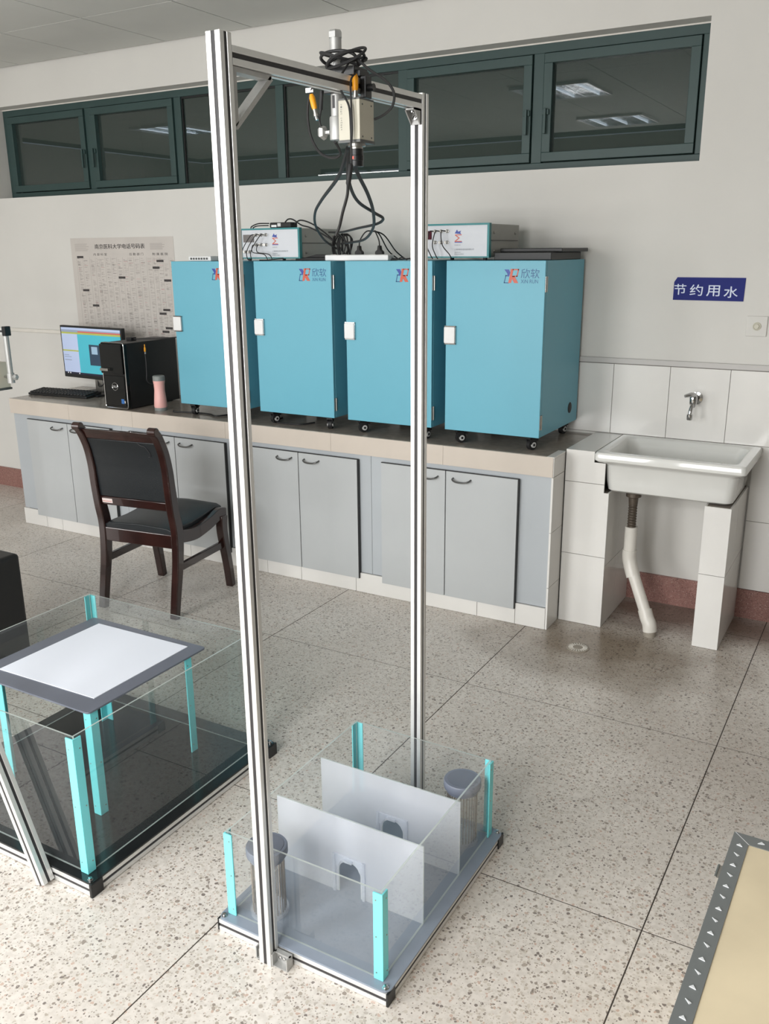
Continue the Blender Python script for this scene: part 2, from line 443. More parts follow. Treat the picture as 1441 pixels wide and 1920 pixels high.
# the long transom window
win = bpy.data.objects.new('window_1', None); COL.objects.link(win); win.location = ((WX0+WX1)/2, YW+.04, WB)
struct(win, 'long dark green aluminium window of six lights high in the wall')
Y0, Y1 = YW+.105, YW+.145
MULL = [x*1.025 for x in (-4.586, -3.849, -3.116, -2.352, -1.632)]
FX0, FX1, FZ0, FZ1 = WX0, WX1+.022, WB, WT
MB().box(FX0, FX1, Y0, Y1, FZ0, FZ0+.038).build('window_frame', 'frame_green', win, bevel=.002)
MB().box(FX0, FX1, Y0, Y1, FZ1-.045, FZ1).build('window_frame', 'frame_green', win, bevel=.002)
MB().box(FX0, FX0+.045, Y0, Y1, FZ0+.038, FZ1-.045).build('window_frame', 'frame_green', win, bevel=.002)
MB().box(FX1-.068, FX1, Y0, Y1, FZ0+.038, FZ1-.045).build('window_frame', 'frame_green', win, bevel=.002)
MB().box(WX0, WX1, Y0-.004, Y0, FZ1-.006, FZ1).build('caulk_line', 'pvc_white', win)
for x in MULL:
    MB().box(x-.026, x+.026, Y0, Y1, FZ0+.038, FZ1-.045).build('mullion', 'frame_green', win, bevel=.002)
ed = [FX0+.045] + MULL + [FX1-.068]
for i in range(6):
    a = ed[i]+(.026 if i else 0); b = ed[i+1]-(.026 if i < 5 else 0); z0, z1 = FZ0+.038, FZ1-.045
    if i in (0, 1, 4, 5):      # opening sashes
        q = .042; sy0, sy1 = Y0-.012, Y0+.02
        s_ = MB(); a2, b2, c2, d2 = a+.004, b-.004, z0+.004, z1-.004
        s_.box(a2, b2, sy0, sy1, c2, c2+q); s_.box(a2, b2, sy0, sy1, d2-q, d2); s_.box(a2, a2+q, sy0, sy1, c2+q, d2-q); s_.box(b2-q, b2, sy0, sy1, c2+q, d2-q)
        sa = s_.build('sash', 'frame_green', win, bevel=.002)
        gz = MB(); e = .006
        A, B, C_, D = a2+q, b2-q, c2+q, d2-q
        gz.box(A, B, sy1, sy1+.006, D-e, D); gz.box(A, A+e, sy1, sy1+.006, C_, D-e)
        gz.build('gasket', 'gasket', sa)
        box(A-.003, B+.003, sy1-.004, sy1, C_-.003, D+.003).build('pane', 'glass_dark', sa)
        hx = b2-.018 if i in (0, 4) else a2+.018
        h = MB(); h.box(hx-.016, hx+.016, sy0-.012, sy0, (c2+d2)/2-.03, (c2+d2)/2-.005)
        h.box(hx-.006, hx+.006, sy0-.024, sy0-.012, (c2+d2)/2-.115, (c2+d2)/2-.002)
        h.build('handle', 'frame_green', sa, bevel=.002)
    else:
        gz = MB(); gz.box(a, b, Y0+.01, Y0+.02, z1-.01, z1); gz.box(a, a+.009, Y0+.01, Y0+.02, z0, z1-.01)
        gz.build('gasket', 'gasket', win)
        box(a, b, Y0+.02, Y0+.024, z0, z1).build('pane', 'glass_dark', win)

# louvred ceiling lights with glow added to the tubes, that show in the window glass
def troffer(x, y, label, sx=.6, sy=.62):
    t = thing('ceiling_light', label, 'ceiling light', (x, y, ZC), 'square louvred ceiling lights')
    m_ = MB(); z = ZC-.022
    for q in (x-sx/2, x+sx/2-.012): m_.box(q, q+.012, y-sy/2, y+sy/2, z, ZC)
    for q in (y-sy/2, y+sy/2-.012): m_.box(x-sx/2+.012, x+sx/2-.012, q, q+.012, z, ZC)
    m_.build('housing', 'white_plastic', t)
    for k in range(3):
        q = x-sx/2+sx*(k+.5)/3
        MB().cyl((q, y-sy/2+.02, ZC-.013), (q, y+sy/2-.02, ZC-.013), .006, 8).build('lamp_tube', 'tube_glow', t, True)
    lv = MB()
    for k in range(1, 3): q = x-sx/2+sx*k/3; lv.box(q-.002, q+.002, y-sy/2+.012, y+sy/2-.012, z, ZC-.012)
    for k in range(1, 10): q = y-sy/2+sy*k/10; lv.box(x-sx/2+.012, x+sx/2-.012, q-.002, q+.002, z+.001, ZC-.019)
    lv.build('louvre', 'louvre', t)
    box(x-sx/2+.012, x+sx/2-.012, y-sy/2+.012, y+sy/2-.012, ZC-.006, ZC-.001).build('reflector', 'louvre', t)
troffer(-2.50, 1.76, 'louvred ceiling light reflected in the pane near the right end of the window')
troffer(-2.58, -.05, 'louvred ceiling light further from the window, reflected low in its right pane')
troffer(-6.44, 1.70, 'louvred ceiling light reflected in the second pane from the left')

# ---------------------------------------------------------------- the counter
CX0, CX1, CY, CT = -4.868, -1.268, 3.676, .823
plinth = thing('tiled_plinth', 'white tiled plinth along the foot of the cabinets', 'plinth', (-3.06, 3.9, 0))
box(CX0+.006, CX1-.006, CY+.01, YW-.01, 0, .092).build('core', 'grout', plinth)
px = [CX0+.006, -4.65, -4.505, -4.15, -3.79, -3.43, -3.07, -2.875, -2.648, -2.303, -1.95, -1.618, -1.423, CX1-.006]
tile_grid(plinth, px, [0, .106], CY, CY+.01)
# cabinets: four two-door units with their own carcass
PAIRS = [(-4.716, -4.352, -3.990, CX0+.006, -3.915), (-3.840, -3.484, -3.124, -3.915, -3.06), (-2.996, -2.636, -2.277, -3.06, -2.21), (-2.142, -1.788, -1.424, -2.21, CX1-.006)]
CL = ['leftmost grey two-door cabinet below the keyboard', 'grey two-door cabinet behind the black chair', 'grey two-door cabinet right of the near aluminium post, under the middle blue boxes', 'rightmost grey two-door cabinet beside the sink pillar']
for k, (a, mcx, b, c0, c1) in enumerate(PAIRS):
    t = thing('storage_cabinet', CL[k], 'cabinet', ((c0+c1)/2, CY+.25, .106), 'grey cabinets under the counter')
    m_ = MB(); m_.box(c0+.001, c1-.001, CY+.012, YW-.012, .106, .728)
    m_.build('carcass', 'carcass_grey', t)
    for s_, (x0, x1) in enumerate(((a, mcx), (mcx, b))):
        d = box(x0+.0025, x1-.0025, CY-.012, CY+.0, .078, .705).build('door', 'cabinet_grey', t)
        e = MB(); e.box(x0+.0012, x1-.0012, CY-.0008, CY+.008, .077, .7062)
        e.box(x0+.0012, x1-.0012, CY-.010, CY-.0008, .7052, .7085)
        if s_: e.box(x1-.0025, x1+.0012, CY-.010, CY+.008, .078, .705)
        e.build('edge', 'edge_black', d)
        hx = x1-.085 if s_ == 0 else x0+.085
        pts = [(hx-.045, CY-.012, .675), (hx-.042, CY-.03, .671), (hx-.02, CY-.038, .664), (hx+.02, CY-.038, .664), (hx+.042, CY-.03, .671), (hx+.045, CY-.012, .675)]
        MB().tube(spline(pts, 4), .0042, 8).build('handle', 'handle_metal', d, True)
ct = thing('countertop', 'long tiled counter top with a beige front lip', 'counter', (-3.06, 3.95, .73))
box(CX0-.004, CX1+.002, CY+.008, YW-.01, .732, CT-.008).build('slab', 'grout', ct)
lx = [CX0-.006, -4.337, -3.808, -3.12, -2.438, -1.808, CX1]
tile_grid(ct, lx, [.730, CT], CY-.002, CY+.008, 'tile_lip', .0006, 'lip_tile')
for i in range(len(lx)-1):
    for j in range(1):
        box(lx[i]+.0006, lx[i+1]-.0006, CY+.008, YW-.01, CT-.008, CT).build('top_tile', 'tile_top', ct)
box(CX1-.03, CX1+.004, CY+.0, 3.826, CT-.0075, CT+.0006).build('end_strip', 'tile_white', ct)
te = thing('tiled_counter_end', 'narrow white tiled end face of the counter beside the sink block', 'tiling', (CX1, 3.75, 0))
zz = [0, .207, .472, .73, .815]
for j in range(4):
    box(CX1-.006, CX1+.003, CY+.002, 3.828, zz[j]+.0012, zz[j+1]-.0012).build('tile', 'tile_white', te)
# tiled block and pillar that carry the sink
SBX0, SBX1, SBY = -1.262, -1.056, 3.828
sb = thing('tiled_sink_block', 'white tiled block between counter and sink', 'sink block', (-1.16, 4.05, 0))
m_ = MB(); m_.box(SBX0, SBX1-.008, SBY+.008, YW-.012, 0, .646); m_.box(SBX0, -1.100, SBY+.008, YW-.012, .646, .782); m_.box(SBX0, -1.140, SBY+.008, YW-.012, .782, .826)
m_.build('core', 'grout', sb)
q0 = SBX0+.001
box(q0, SBX1, SBY, SBY+.008, .0012, .3408).build('tile', 'tile_white', sb)
MB().prism([(q0, .3432), (SBX1, .3432), (SBX1, .648), (-1.079, .648), (-1.079, .6848), (q0, .6848)], SBY, SBY+.008, 'y').build('tile', 'tile_white', sb)
MB().prism([(q0, .6872), (-1.079, .6872), (-1.079, .784), (-1.130, .784), (-1.130, .833), (q0, .833)], SBY, SBY+.008, 'y').build('tile', 'tile_white', sb)
box(SBX0+.001, -1.130, SBY+.008, YW-.012, .826, .833).build('tile', 'tile_white', sb)
for y0, y1 in ((SBY+.008, 4.03), (4.03, YW-.012)):
    for z0, z1 in ((0, .30), (.30, .650)):
        box(SBX1-.008, SBX1, y0+.001, y1-.001, z0+.0012, z1-.0012).build('tile', 'tile_white', sb)
pl = thing('tiled_sink_pillar', 'slim white tiled pillar under the right end of the sink', 'pillar', (-.586, 4.05, 0))
PX0, PX1 = -.642, -.534
box(PX0+.008, PX1-.008, SBY+.008, YW-.012, 0, .648).build('core', 'grout', pl)
for z0, z1 in ((0, .342), (.342, .648)):
    box(PX0, PX1, SBY, SBY+.008, z0+.0012, z1-.0012).build('tile', 'tile_white', pl)
    for q in (PX0, PX1-.008):
        box(q, q+.008, SBY+.009, 4.03, z0+.0012, z1-.0012).build('tile', 'tile_white', pl)
        box(q, q+.008, 4.032, YW-.012, z0+.0012, z1-.0012).build('tile', 'tile_white', pl)

# ceramic sink
sk = thing('ceramic_sink', 'white ceramic sink on the tiled block and pillar', 'sink', (-.81, 4.04, .65))
def ring(x0, x1, y0, y1, r, z): return [Vector((p[0], p[1], z)) for p in rrect(x0, x1, y0, y1, r, 6)]
RX0, RX1, RY0, RY1 = -1.127, -.490, 3.806, 4.262
ir = lambda d, z, r=.04: ring(RX0+d, RX1-d, RY0+d, RY1-d, r, z)
outer = [ir(.060, .652, .03), ir(.050, .660, .035), ir(.042, .70, .04), ir(.036, .772, .04), ir(.026, .786, .03), ir(.008, .792, .022), ir(.0, .800, .02), ir(.0, .826, .02), ir(.005, .835, .02), ir(.034, .837, .03), ir(.046, .830, .045), ir(.058, .80, .05), ir(.070, .72, .05), ir(.095, .69, .05), ir(.19, .683, .03)]
MB().loft(outer).build('basin', 'ceramic', sk, True)
for (hx, hz) in ((0, 0), (.017, .002), (.034, .004), (.009, -.016), (.026, -.014)):
    MB().lathe((RX0+.0655+hz*.1, 3.98+hx*1.2, .785+hz), [(.0045, 0), (.0045, .004)], 10, 'x').build('overflow_hole', 'edge_black', sk)
sp = thing('sink_drain_pipe', 'white plastic drain pipe bending from the sink to the floor', 'pipe', (-.812, 3.83, 0))
MB().lathe((-.975, 3.95, 0), [(.045, .651), (.045, .640), (.034, .636), (.034, .618), (.022, .612), (.020, .58)], 20).build('tail_nut', 'tail_metal', sp, True)
prof = []
for k in range(9): z = .58-.0125*k; prof += [(.017, z), (.0205, z-.006)]
MB().lathe((-.975, 3.95, 0), [(.019, .585)]+prof+[(.018, .46)], 16).build('tail_hose', 'tail_metal', sp, True)
MB().lathe((-.975, 3.95, 0), [(.0285, .474), (.0285, .352)], 20).build('pipe_socket', 'pvc_white', sp, True)
bent = spline([(-.975, 3.95, .362), (-.975, 3.95, .325), (-.966, 3.944, .292), (-.945, 3.93, .24)], 5)
MB().tube(bent, .032, 20).build('elbow', 'pvc_white', sp, True)
MB().tube([(-.955, 3.937, .27), (-.856, 3.863, .085)], .0265, 20).build('slanted_pipe', 'pvc_white', sp, True)
bent = spline([(-.868, 3.872, .112), (-.853, 3.861, .078), (-.838, 3.85, .055), (-.832, 3.846, .022)], 5)
MB().tube(bent, .0315, 20).build('elbow', 'pvc_white', sp, True)
MB().tube([(-.832, 3.846, .026), (-.832, 3.846, 0)], .0275, 20).build('floor_stub', 'pvc_dirty', sp, True)
fc = thing('wall_faucet', 'chrome tap on the tiled wall above the sink', 'tap', (-.80, 4.27, 1.035))
MB().lathe((-.800, YW-.008, 1.035), [(.030, 0), (.029, -.006), (.016, -.009), (.015, -.05)], 24, 'y').build('flange', 'chrome', fc, True)
MB().lathe((-.800, 4.205, 0), [(.008, 1.000), (.013, 1.008), (.017, 1.020), (.018, 1.045), (.015, 1.055), (.012, 1.06)], 20).build('valve_body', 'chrome', fc, True)
MB().tube(spline([(-.800, 4.205, 1.02), (-.801, 4.185, 1.008), (-.803, 4.175, .990), (-.804, 4.172, .972)], 5), .0085, 14).build('spout', 'chrome', fc, True)
MB().lathe((-.804, 4.172, 0), [(.0115, .948), (.013, .952), (.013, .972), (.009, .976)], 18).build('nozzle', 'chrome', fc, True)
MB().tube([(-.800, 4.20, 1.058), (-.806, 4.17, 1.064), (-.828, 4.15, 1.058)], .006, 10, radii=[.013, .010, .007]).build('lever', 'chrome', fc, True)
fd = thing('floor_drain', 'round pale drain cover in the stained floor by the sink', 'drain', (-1.076, 3.562, 0))
MB().lathe((-1.076, 3.562, 0), [(.05, 0), (.05, .002), (.047, .003)], 28).build('rim', 'pvc_dirty', fd, True)
for k in range(22):
    a = 2*math.pi*k/22; T = Matrix.Translation((-1.076, 3.562, 0)) @ Matrix.Rotation(a, 4, 'Z')
    MB().box(.022, .042, -.0016, .0016, .003, .0045, T).build('grate_bar', 'pvc_white', fd)

# ---------------------------------------------------------------- wall items
sg = thing('wall_sign', 'blue sign with white Chinese lettering above the sink', 'sign', (-.79, YW-.001, 1.476))
MB().prism([(-.944, 1.475), (-.640, 1.473), (-.638, 1.574), (-.931, 1.575), (-.944, 1.554)], YW-.003, YW, 'y').build('plate', 'sign_blue', sg)
zx = lambda v: -.944 + (v-160)/970*.303
zv = lambda v: 1.575 - (v-145)/305*.100
for ch, a, b, c, d in (('节', 168, 335, 235, 378), ('约', 390, 568, 240, 388), ('用', 622, 802, 248, 392), ('水', 860, 1048, 260, 408)):
    text('letter', ch, zx(a), zx(b), zv(d), zv(c), YW-.003, 'sign_text', sg)
    text('letter', ch, zx(a)+.0009, zx(b)+.0009, zv(d)-.0006, zv(c)-.0006, YW-.0031, 'sign_text', sg)
sw = thing('wall_switch', 'cream square wall switch with a round knob right of the blue sign', 'switch', (-.57, YW, 1.368))
MB().box(-.618, -.530, YW-.007, YW, 1.324, 1.412).build('plate', 'wall_paint', sw, bevel=.003)
MB().lathe((-.572, YW-.007, 1.368), [(.018, 0), (.018, -.003), (.014, -.004), (.013, -.002), (.010, -.002), (.009, -.008)], 24, 'y').build('knob', 'camera_beige', sw, True)

po = thing('phone_list_poster', 'large printed phone directory poster on the wall behind the monitor', 'poster', (-4.40, YW-.001, 1.165))
PXL, PXR, PZT = -4.853, -3.953, 1.797
def pz(v): return PZT-(v-50)/1260*.615
def pxx(v): return PXL+(v-5)/1385*.90
MB().prism([(-4.853, 1.797), (-3.953, 1.797), (-3.945, 1.165), (-4.853, 1.165)], YW-.0015, YW-.0008, 'y').build('sheet', 'poster_paper', po)
text('title', '南京医科大学电话号码表', pxx(345), pxx(1020), pz(192), pz(130), YW-.0015, 'print_dark', po)
text('title', '南京医科大学电话号码表', pxx(347), pxx(1023), pz(192), pz(131), YW-.0016, 'print_dark', po)
for bdy, a, b in (('内 部 科 室', 320, 505), ('后 勤 部 门', 810, 995), ('附 属 医 院', 1115, 1310)):
    text('heading', bdy, pxx(a), pxx(b), pz(278), pz(245), YW-.0015, 'print_dark', po)
pr = MB()
for a, c, d in ((62, 125, 225), (1090, 130, 212)):
    for k in range(6): pr.box(pxx(a), pxx(a+220*random.uniform(.7, 1)), YW-.0019, YW-.0015, pz(c+k*(d-c)/6+6), pz(c+k*(d-c)/6))
pr.build('print_block', 'print_faint', po)
bars = MB()
for a, c in ((80, 280), (1160, 333), (1103, 415), (640, 542), (1240, 573), (120, 713), (240, 912), (1200, 942), (1148, 990), (1215, 1172), (1168, 1220)):
    bars.box(pxx(a), pxx(a+90), YW-.0022, YW-.0015, pz(c+28), pz(c))
bars.build('heading_bars', 'print_dark', po)
cols_ = [80, 165, 265, 345, 400, 480, 560, 640, 720, 790, 870, 950, 1040, 1115, 1180, 1250, 1330]
for mi, mm in enumerate(('print_faint', 'print_mid', 'print_pink')):
    q = MB()
    for c in cols_:
        v = 300
        while v < 1290:
            v += random.choice((9, 9, 10, 12, 26))
            if (mi == 0 and random.random() < .75) or (mi == 1 and random.random() < .16) or (mi == 2 and random.random() < .03):
                a = c+(v-300)*.03+random.uniform(0, 6); ln = random.choice((18, 28, 40, 52))
                q.box(pxx(a), pxx(a+ln), YW-.0018-.0001*mi, YW-.0015, pz(v+5), pz(v))
    for c in cols_:
        if mi == 0: q.box(pxx(c-9), pxx(c-7), YW-.0018, YW-.0015, pz(1290), pz(300))
    o = q.build('printed_rows', mm, po); o['kind'] = 'stuff'

# ---------------------------------------------------------------- blue cabinets on casters
def logo(parent, x0, z0, y, sc=.000174):
    X = lambda v: x0+(v-200)*sc
    Z = lambda v: z0-(v-200)*sc
    m_ = MB(); m_.prism([(X(215), Z(218)), (X(335), Z(218)), (X(375), Z(290)), (X(340), Z(388)), (X(288), Z(385)), (X(300), Z(325))], y-.0006, y, 'y')
    m_.build('logo_arm', 'logo_blue', parent)
    m_ = MB(); stroke(m_, [(X(325), Z(372)), (X(258), Z(366)), (X(218), Z(538)), (X(335), Z(542))], 24*sc, y-.0005, y)
    m_.build('logo_frame', 'logo_navy', parent)
    m_ = MB()
    m_.prism([(X(385), Z(205)), (X(462), Z(205)), (X(425), Z(375)), (X(490), Z(375)), (X(592), Z(545)), (X(485), Z(545)), (X(425), Z(450)), (X(400), Z(545)), (X(325), Z(545)), (X(375), Z(300))], y-.0007, y, 'y')
    stroke(m_, [(X(450), Z(220)), (X(590), Z(220)), (X(552), Z(380)), (X(440), Z(380))], 30*sc, y-.0007, y)
    m_.build('logo_figure', 'logo_orange', parent)
    text('lettering', '欣软', X(660), X(1140), Z(430), Z(200), y, 'logo_navy', parent)
    text('lettering', 'XiN RUN', X(660), X(1110), Z(548), Z(458), y, 'logo_navy', parent)
def caster(parent, x, y, z, yawd):
    c = MB(); T = Matrix.Translation((x, y, z)) @ Matrix.Rotation(R(yawd), 4, 'Z')
    c.box(-.026, .026, -.026, .026, .062, .067, T); c.prism([(-.017, .06), (.017, .06), (.022, .028), (.008, .018), (-.006, .028)], -.015, -.011, 'y', T)
    c.prism([(-.017, .06), (.017, .06), (.022, .028), (.008, .018), (-.006, .028)], .011, .015, 'y', T)
    c.box(-.018, .018, -.015, .015, .052, .062, T)
    c.box(.018, .040, -.010, .010, .040, .047, T)
    f = c.build('caster', 'rubber_black', parent, world=True)
    wv = T @ Vector((.008, 0, .0245)); ax = (T.to_3x3() @ Vector((0, 1, 0)))
    MB().cyl(wv-ax*.010, wv+ax*.010, .0245, 20).build('wheel', 'rubber_black', f, True)
    wl_ = MB(); wl_.cyl(wv-ax*.0158, wv+ax*.0158, .013, 16); wl_.build('wheel_hub', 'wheel_grey', f, True)
    MB().cyl(wv-ax*.0175, wv+ax*.0175, .006, 10).build('axle', 'rubber_black', f, True)
def blue_box(x0, label, wdt=.467, angs=(20, -15, 40, 10)):
    y0, y1, z0, z1 = 3.727, 4.250, CT+.067, 1.656
    x1 = x0+wdt
    t = thing('rolling_cabinet', label, 'cabinet', ((x0+x1)/2, (y0+y1)/2, CT), 'blue rolling cabinets on the counter')
    MB().box(x0, x1, y0+.019, y1, z0, z1).build('body', 'box_blue', t, bevel=.002)
    d = MB().box(x0, x1, y0, y0+.017, z0, z1).build('door', 'box_blue', t, bevel=.0015)
    for za, zb in ((1.525, 1.59), (.925, .99)):
        h = MB(); h.box(x1-.0005, x1+.002, y0+.004, y0+.030, za, zb); h.cyl((x1+.003, y0+.018, za), (x1+.003, y0+.018, zb), .0035, 8)
        h.build('hinge', 'steel', t, True)
    h = MB(); h.prism(rrect(x0-.004, x0+.050, 1.292, 1.366, .004, 2), y0-.014, y0, 'y'); hh = h.build('handle', 'white_plastic', d, bevel=.003)
    h = MB(); h.box(x0-.002, x0+.053, y0-.010, y0, 1.287, 1.292); h.box(x0-.002, x0+.053, y0-.010, y0, 1.366, 1.371); h.box(x0+.050, x0+.053, y0-.010, y0, 1.29, 1.368)
    h.build('latch_rim', 'chrome', d)
    logo(t, x0+.277, 1.622, y0)
    MB().lathe((x1, 4.138, .967), [(.026, 0), (.026, .0015), (.022, .003)], 24, 'x').build('cable_port', 'rubber_black', t, True)
    k = 0
    for yy in (y0+.045, y1-.05):
        for xx in (x0+.055, x1-.055):
            caster(t, xx, yy, CT, angs[k]); k += 1
    return t
blue_box(-3.470, 'leftmost blue cabinet, partly behind the near aluminium post', angs=(100, 80, 60, 95))
blue_box(-2.914, 'blue cabinet second from the left, with a silver control unit on top', angs=(75, 110, 60, 95))
blue_box(-2.365, 'blue cabinet third from the left, crossed by the rear aluminium post', angs=(55, 80, 60, 95))
blue_box(-1.826, 'rightmost and nearest blue cabinet, beside the sink', angs=(50, 65, 60, 75))

# control units on the blue cabinets
def unit(x0, disp, label, part_label=None):
    x1, y0, y1, z0, z1 = x0+.366, 3.762, 4.12, 1.668, 1.815
    t = thing('control_unit', label, 'control unit', ((x0+x1)/2, (y0+y1)/2, 1.656), 'silver control units on the blue cabinets')
    MB().box(x0+.004, x1-.004, y0+.02, y1, z0+.002, z1-.003).build('housing', 'instrument_grey', t, bevel=.003)
    f = MB(); f.box(x0, x1, y0, y0+.022, z1-.008, z1); f.box(x0, x1, y0, y0+.022, z0, z0+.006); f.box(x0, x0+.006, y0, y0+.022, z0+.006, z1-.008); f.box(x1-.010, x1, y0, y0+.022, z0+.006, z1-.008)
    f.build('bezel', 'teal_frame', t)
    MB().box(x0+.006, x1-.010, y0+.004, y0+.018, z0+.006, z1-.008).build('front_panel', 'panel_silver', t)
    MB().box(x1-.004, x1-.001, y0+.03, y1-.02, 1.74, 1.743).build('seam', 'camera_dark', t)
    yy = y0+.004
    MB().box(x0+.016, x0+.082, yy-.003, yy, 1.748, 1.785).build('display', disp, t)
    for (u, v) in ((.092, .03), (.122, .03), (.152, .03), (.092, .078), (.122, .078), (.152, .078), (.02, .112), (.045, .112)):
        b = MB().lathe((x0+u+.008, yy, z1-v-.002), [(.008, 0), (.008, -.003), (.0055, -.004), (.0055, -.016), (.0065, -.016), (.0065, -.02)], 14, 'y')
        b.build('connector', 'steel', t, True)
    text('emblem', 'Σ', x0+.197, x0+.232, 1.737, 1.768, yy, 'logo_orange', t)
    MB().box(x0+.197, x0+.234, yy-.0006, yy, 1.733, 1.7365).build('emblem_bar', 'logo_blue', t)
    MB().prism([(x0+.197, 1.773), (x0+.208, 1.789), (x0+.214, 1.780), (x0+.228, 1.784), (x0+.224, 1.776), (x0+.229, 1.769), (x0+.212, 1.771)], yy-.0006, yy, 'y').build('emblem_flash', 'logo_blue', t)
    text('lettering', '上海欣软信息科技有限公司', x0+.196, x0+.292, 1.700, 1.708, yy, 'text_grey', t)
    for (zz_, ww_) in ((1.721, .03), (1.690, .03), (1.682, .046)):
        text('lettering', 'SHANGHAI XINRUN' if ww_ > .04 else 'XINRUN', x0+.196, x0+.196+ww_, zz_, zz_+.004, yy, 'text_grey', t)
    for yv in (y0+.06, y1-.05):
        for zv_ in (1.695, 1.775):
            MB().lathe((x1-.005, yv, zv_), [(.006, 0), (.006, .004), (.003, .006)], 10, 'x').build('screw', 'steel', t, True)
    for xx in (x0+.03, x1-.03):
        for q in (y0+.03, y1-.03): MB().lathe((xx, q, 0), [(.009, 1.6565), (.010, 1.669)], 12).build('foot', 'rubber_black', t)
    return t
unit(-3.016, 'display_grey', 'silver and teal control unit on the second blue cabinet, many cables plugged in front')
unit(-2.003, 'display_maroon', 'silver and teal control unit with dark red display, on the right blue cabinets')

def cable(pts, r, label, name='cable', m='rubber_black', group=None, parts=None, n=7):
    o = MB().tube(spline(pts, n), r, 7).build(name, m, smooth=True)
    tag(o, label, 'cable', group); return o
G1 = 'leads hanging from the unit sockets'
ends = [(-2.945, 1.73, -2.97, 1.665), (-2.90, 1.78, -2.935, 1.66), (-2.875, 1.78, -2.955, 1.66), (-2.84, 1.735, -2.80, 1.664), (-2.87, 1.735, -2.83, 1.664)]
LL = ['upper left', 'upper middle', 'upper right', 'lower left', 'lower middle']
for i, (a, b, c, d) in enumerate([(-2.916, 1.783, -2.985, 1.664), (-2.886, 1.783, -2.955, 1.664), (-2.856, 1.783, -2.93, 1.664), (-2.916, 1.735, -2.83, 1.664), (-2.886, 1.735, -2.80, 1.664)]):
    cable([(a, 3.744, b), (a-.01 if i < 3 else a, 3.728, b-.005), ((a*.6+c*.4)-(.02 if i < 3 else .025), 3.716, (b+d)/2), (c*.9+a*.1, 3.718, d+.025), (c, 3.735, d)], .0022,
          'thin black lead from the %s socket of the left control unit' % LL[i], group=G1)
for i, (a, b, c, d) in enumerate([(-1.903, 1.783, -1.90, 1.664), (-1.873, 1.783, -1.875, 1.664), (-1.843, 1.783, -1.805, 1.664)]):
    cable([(a, 3.744, b), (a-.012, 3.728, b-.004), ((a+c)/2-.018, 3.715, (b+d)/2), (c-.004, 3.718, d+.02), (c, 3.735, d)], .0024,
          'thin black lead from the top %s socket of the right control unit' % ('left', 'middle', 'right')[i], group='leads on the right control unit')

ps = thing('power_strip', 'white power strip lying across two blue cabinets', 'power strip', (-2.33, 3.80, 1.656))
MB().box(-2.505, -2.150, 3.765, 3.825, 1.6565, 1.684).build('housing', 'white_plastic', ps, bevel=.005)
for x in (-2.46, -2.40, -2.24):
    MB().box(x-.016, x+.016, 3.775, 3.815, 1.684, 1.6852).build('socket', 'pvc_white', ps)
def plug(x, label, rise):
    t = thing('plug', label, 'plug', (x, 3.795, 1.6855), 'black plugs in the white power strip')
    MB().loft([[Vector((x+a*sx, 3.795+b*.012, z)) for a, b in ((-1, -1), (1, -1), (1, 1), (-1, 1))] for sx, z in ((.020, 1.6856), (.019, 1.697), (.008, 1.706), (.005, 1.725))]).build('plug_body', 'rubber_black', t, bevel=.002)
    MB().tube(spline([(x, 3.795, 1.72), (x+rise*.1, 3.795, 1.75), (x+rise*.6, 3.80, 1.785), (x+rise, 3.82, 1.792), (x+rise*1.5, 3.9, 1.775), (x+rise*1.7, 4.0, 1.70), (x+rise*1.7, 4.1, 1.66)], 6), .0032, 8).build('cord', 'rubber_black', t, True)
plug(-2.325, 'black plug in the middle of the white power strip', .05)
plug(-2.212, 'black plug near the right end of the white power strip', -.04)
hb = thing('network_hub', 'small white network hub on the leftmost blue cabinet', 'network hub', (-3.30, 3.80, 1.656))
MB().box(-3.375, -3.222, 3.76, 3.86, 1.6565, 1.682).build('housing', 'white_plastic', hb, bevel=.004)
for k in range(7): MB().box(-3.36+k*.018, -3.349+k*.018, 3.7575, 3.7605, 1.664, 1.674).build('port', 'camera_dark', hb)
# black adapters and coil
ad = thing('power_adapter', 'black adapter with a white label on top of the left control unit', 'adapter', (-2.78, 3.82, 1.815))
MB().box(-2.85, -2.72, 3.79, 3.85, 1.8155, 1.842).build('housing', 'rubber_black', ad, bevel=.005)
MB().box(-2.838, -2.806, 3.7885, 3.79, 1.820, 1.830).build('label_sticker', 'white_plastic', ad)
MB().box(-2.80, -2.78, 3.7885, 3.79, 1.822, 1.838).build('label_sticker', 'wheel_grey', ad)
MB().tube(spline([(-2.72, 3.82, 1.83), (-2.68, 3.82, 1.85), (-2.62, 3.84, 1.83), (-2.55, 3.86, 1.78), (-2.49, 3.86, 1.73), (-2.45, 3.86, 1.69)], 6), .0035, 8).build('cord', 'rubber_black', ad, True)
cable([(-2.86, 3.80, 1.838), (-2.92, 3.79, 1.838), (-2.97, 3.80, 1.826), (-3.00, 3.83, 1.818)], .003, 'upper black lead lying left of the adapter on the left control unit')
cable([(-2.86, 3.795, 1.828), (-2.92, 3.782, 1.827), (-2.95, 3.785, 1.819), (-2.96, 3.80, 1.818)], .0028, 'lower black lead lying left of the adapter on the left control unit')
cable([(-2.76, 3.80, 1.842), (-2.74, 3.80, 1.856), (-2.71, 3.80, 1.853), (-2.66, 3.80, 1.826), (-2.60, 3.80, 1.81), (-2.52, 3.84, 1.76), (-2.47, 3.84, 1.72)], .0035, 'black lead looping from the adapter to the cable coil')
coil = MB()
for k in range(7):
    p = []
    for j in range(19):
        a = 2*math.pi*j/18
        p.append((-2.455+.012*k*.4+(.028+.004*(k % 3))*math.cos(a)+.004*math.sin(3*a+k), 3.80+.008*k+.006*math.sin(2*a+k), 1.722+(.055+.005*(k % 2))*math.sin(a)))
    coil.tube(p, .0036, 6)
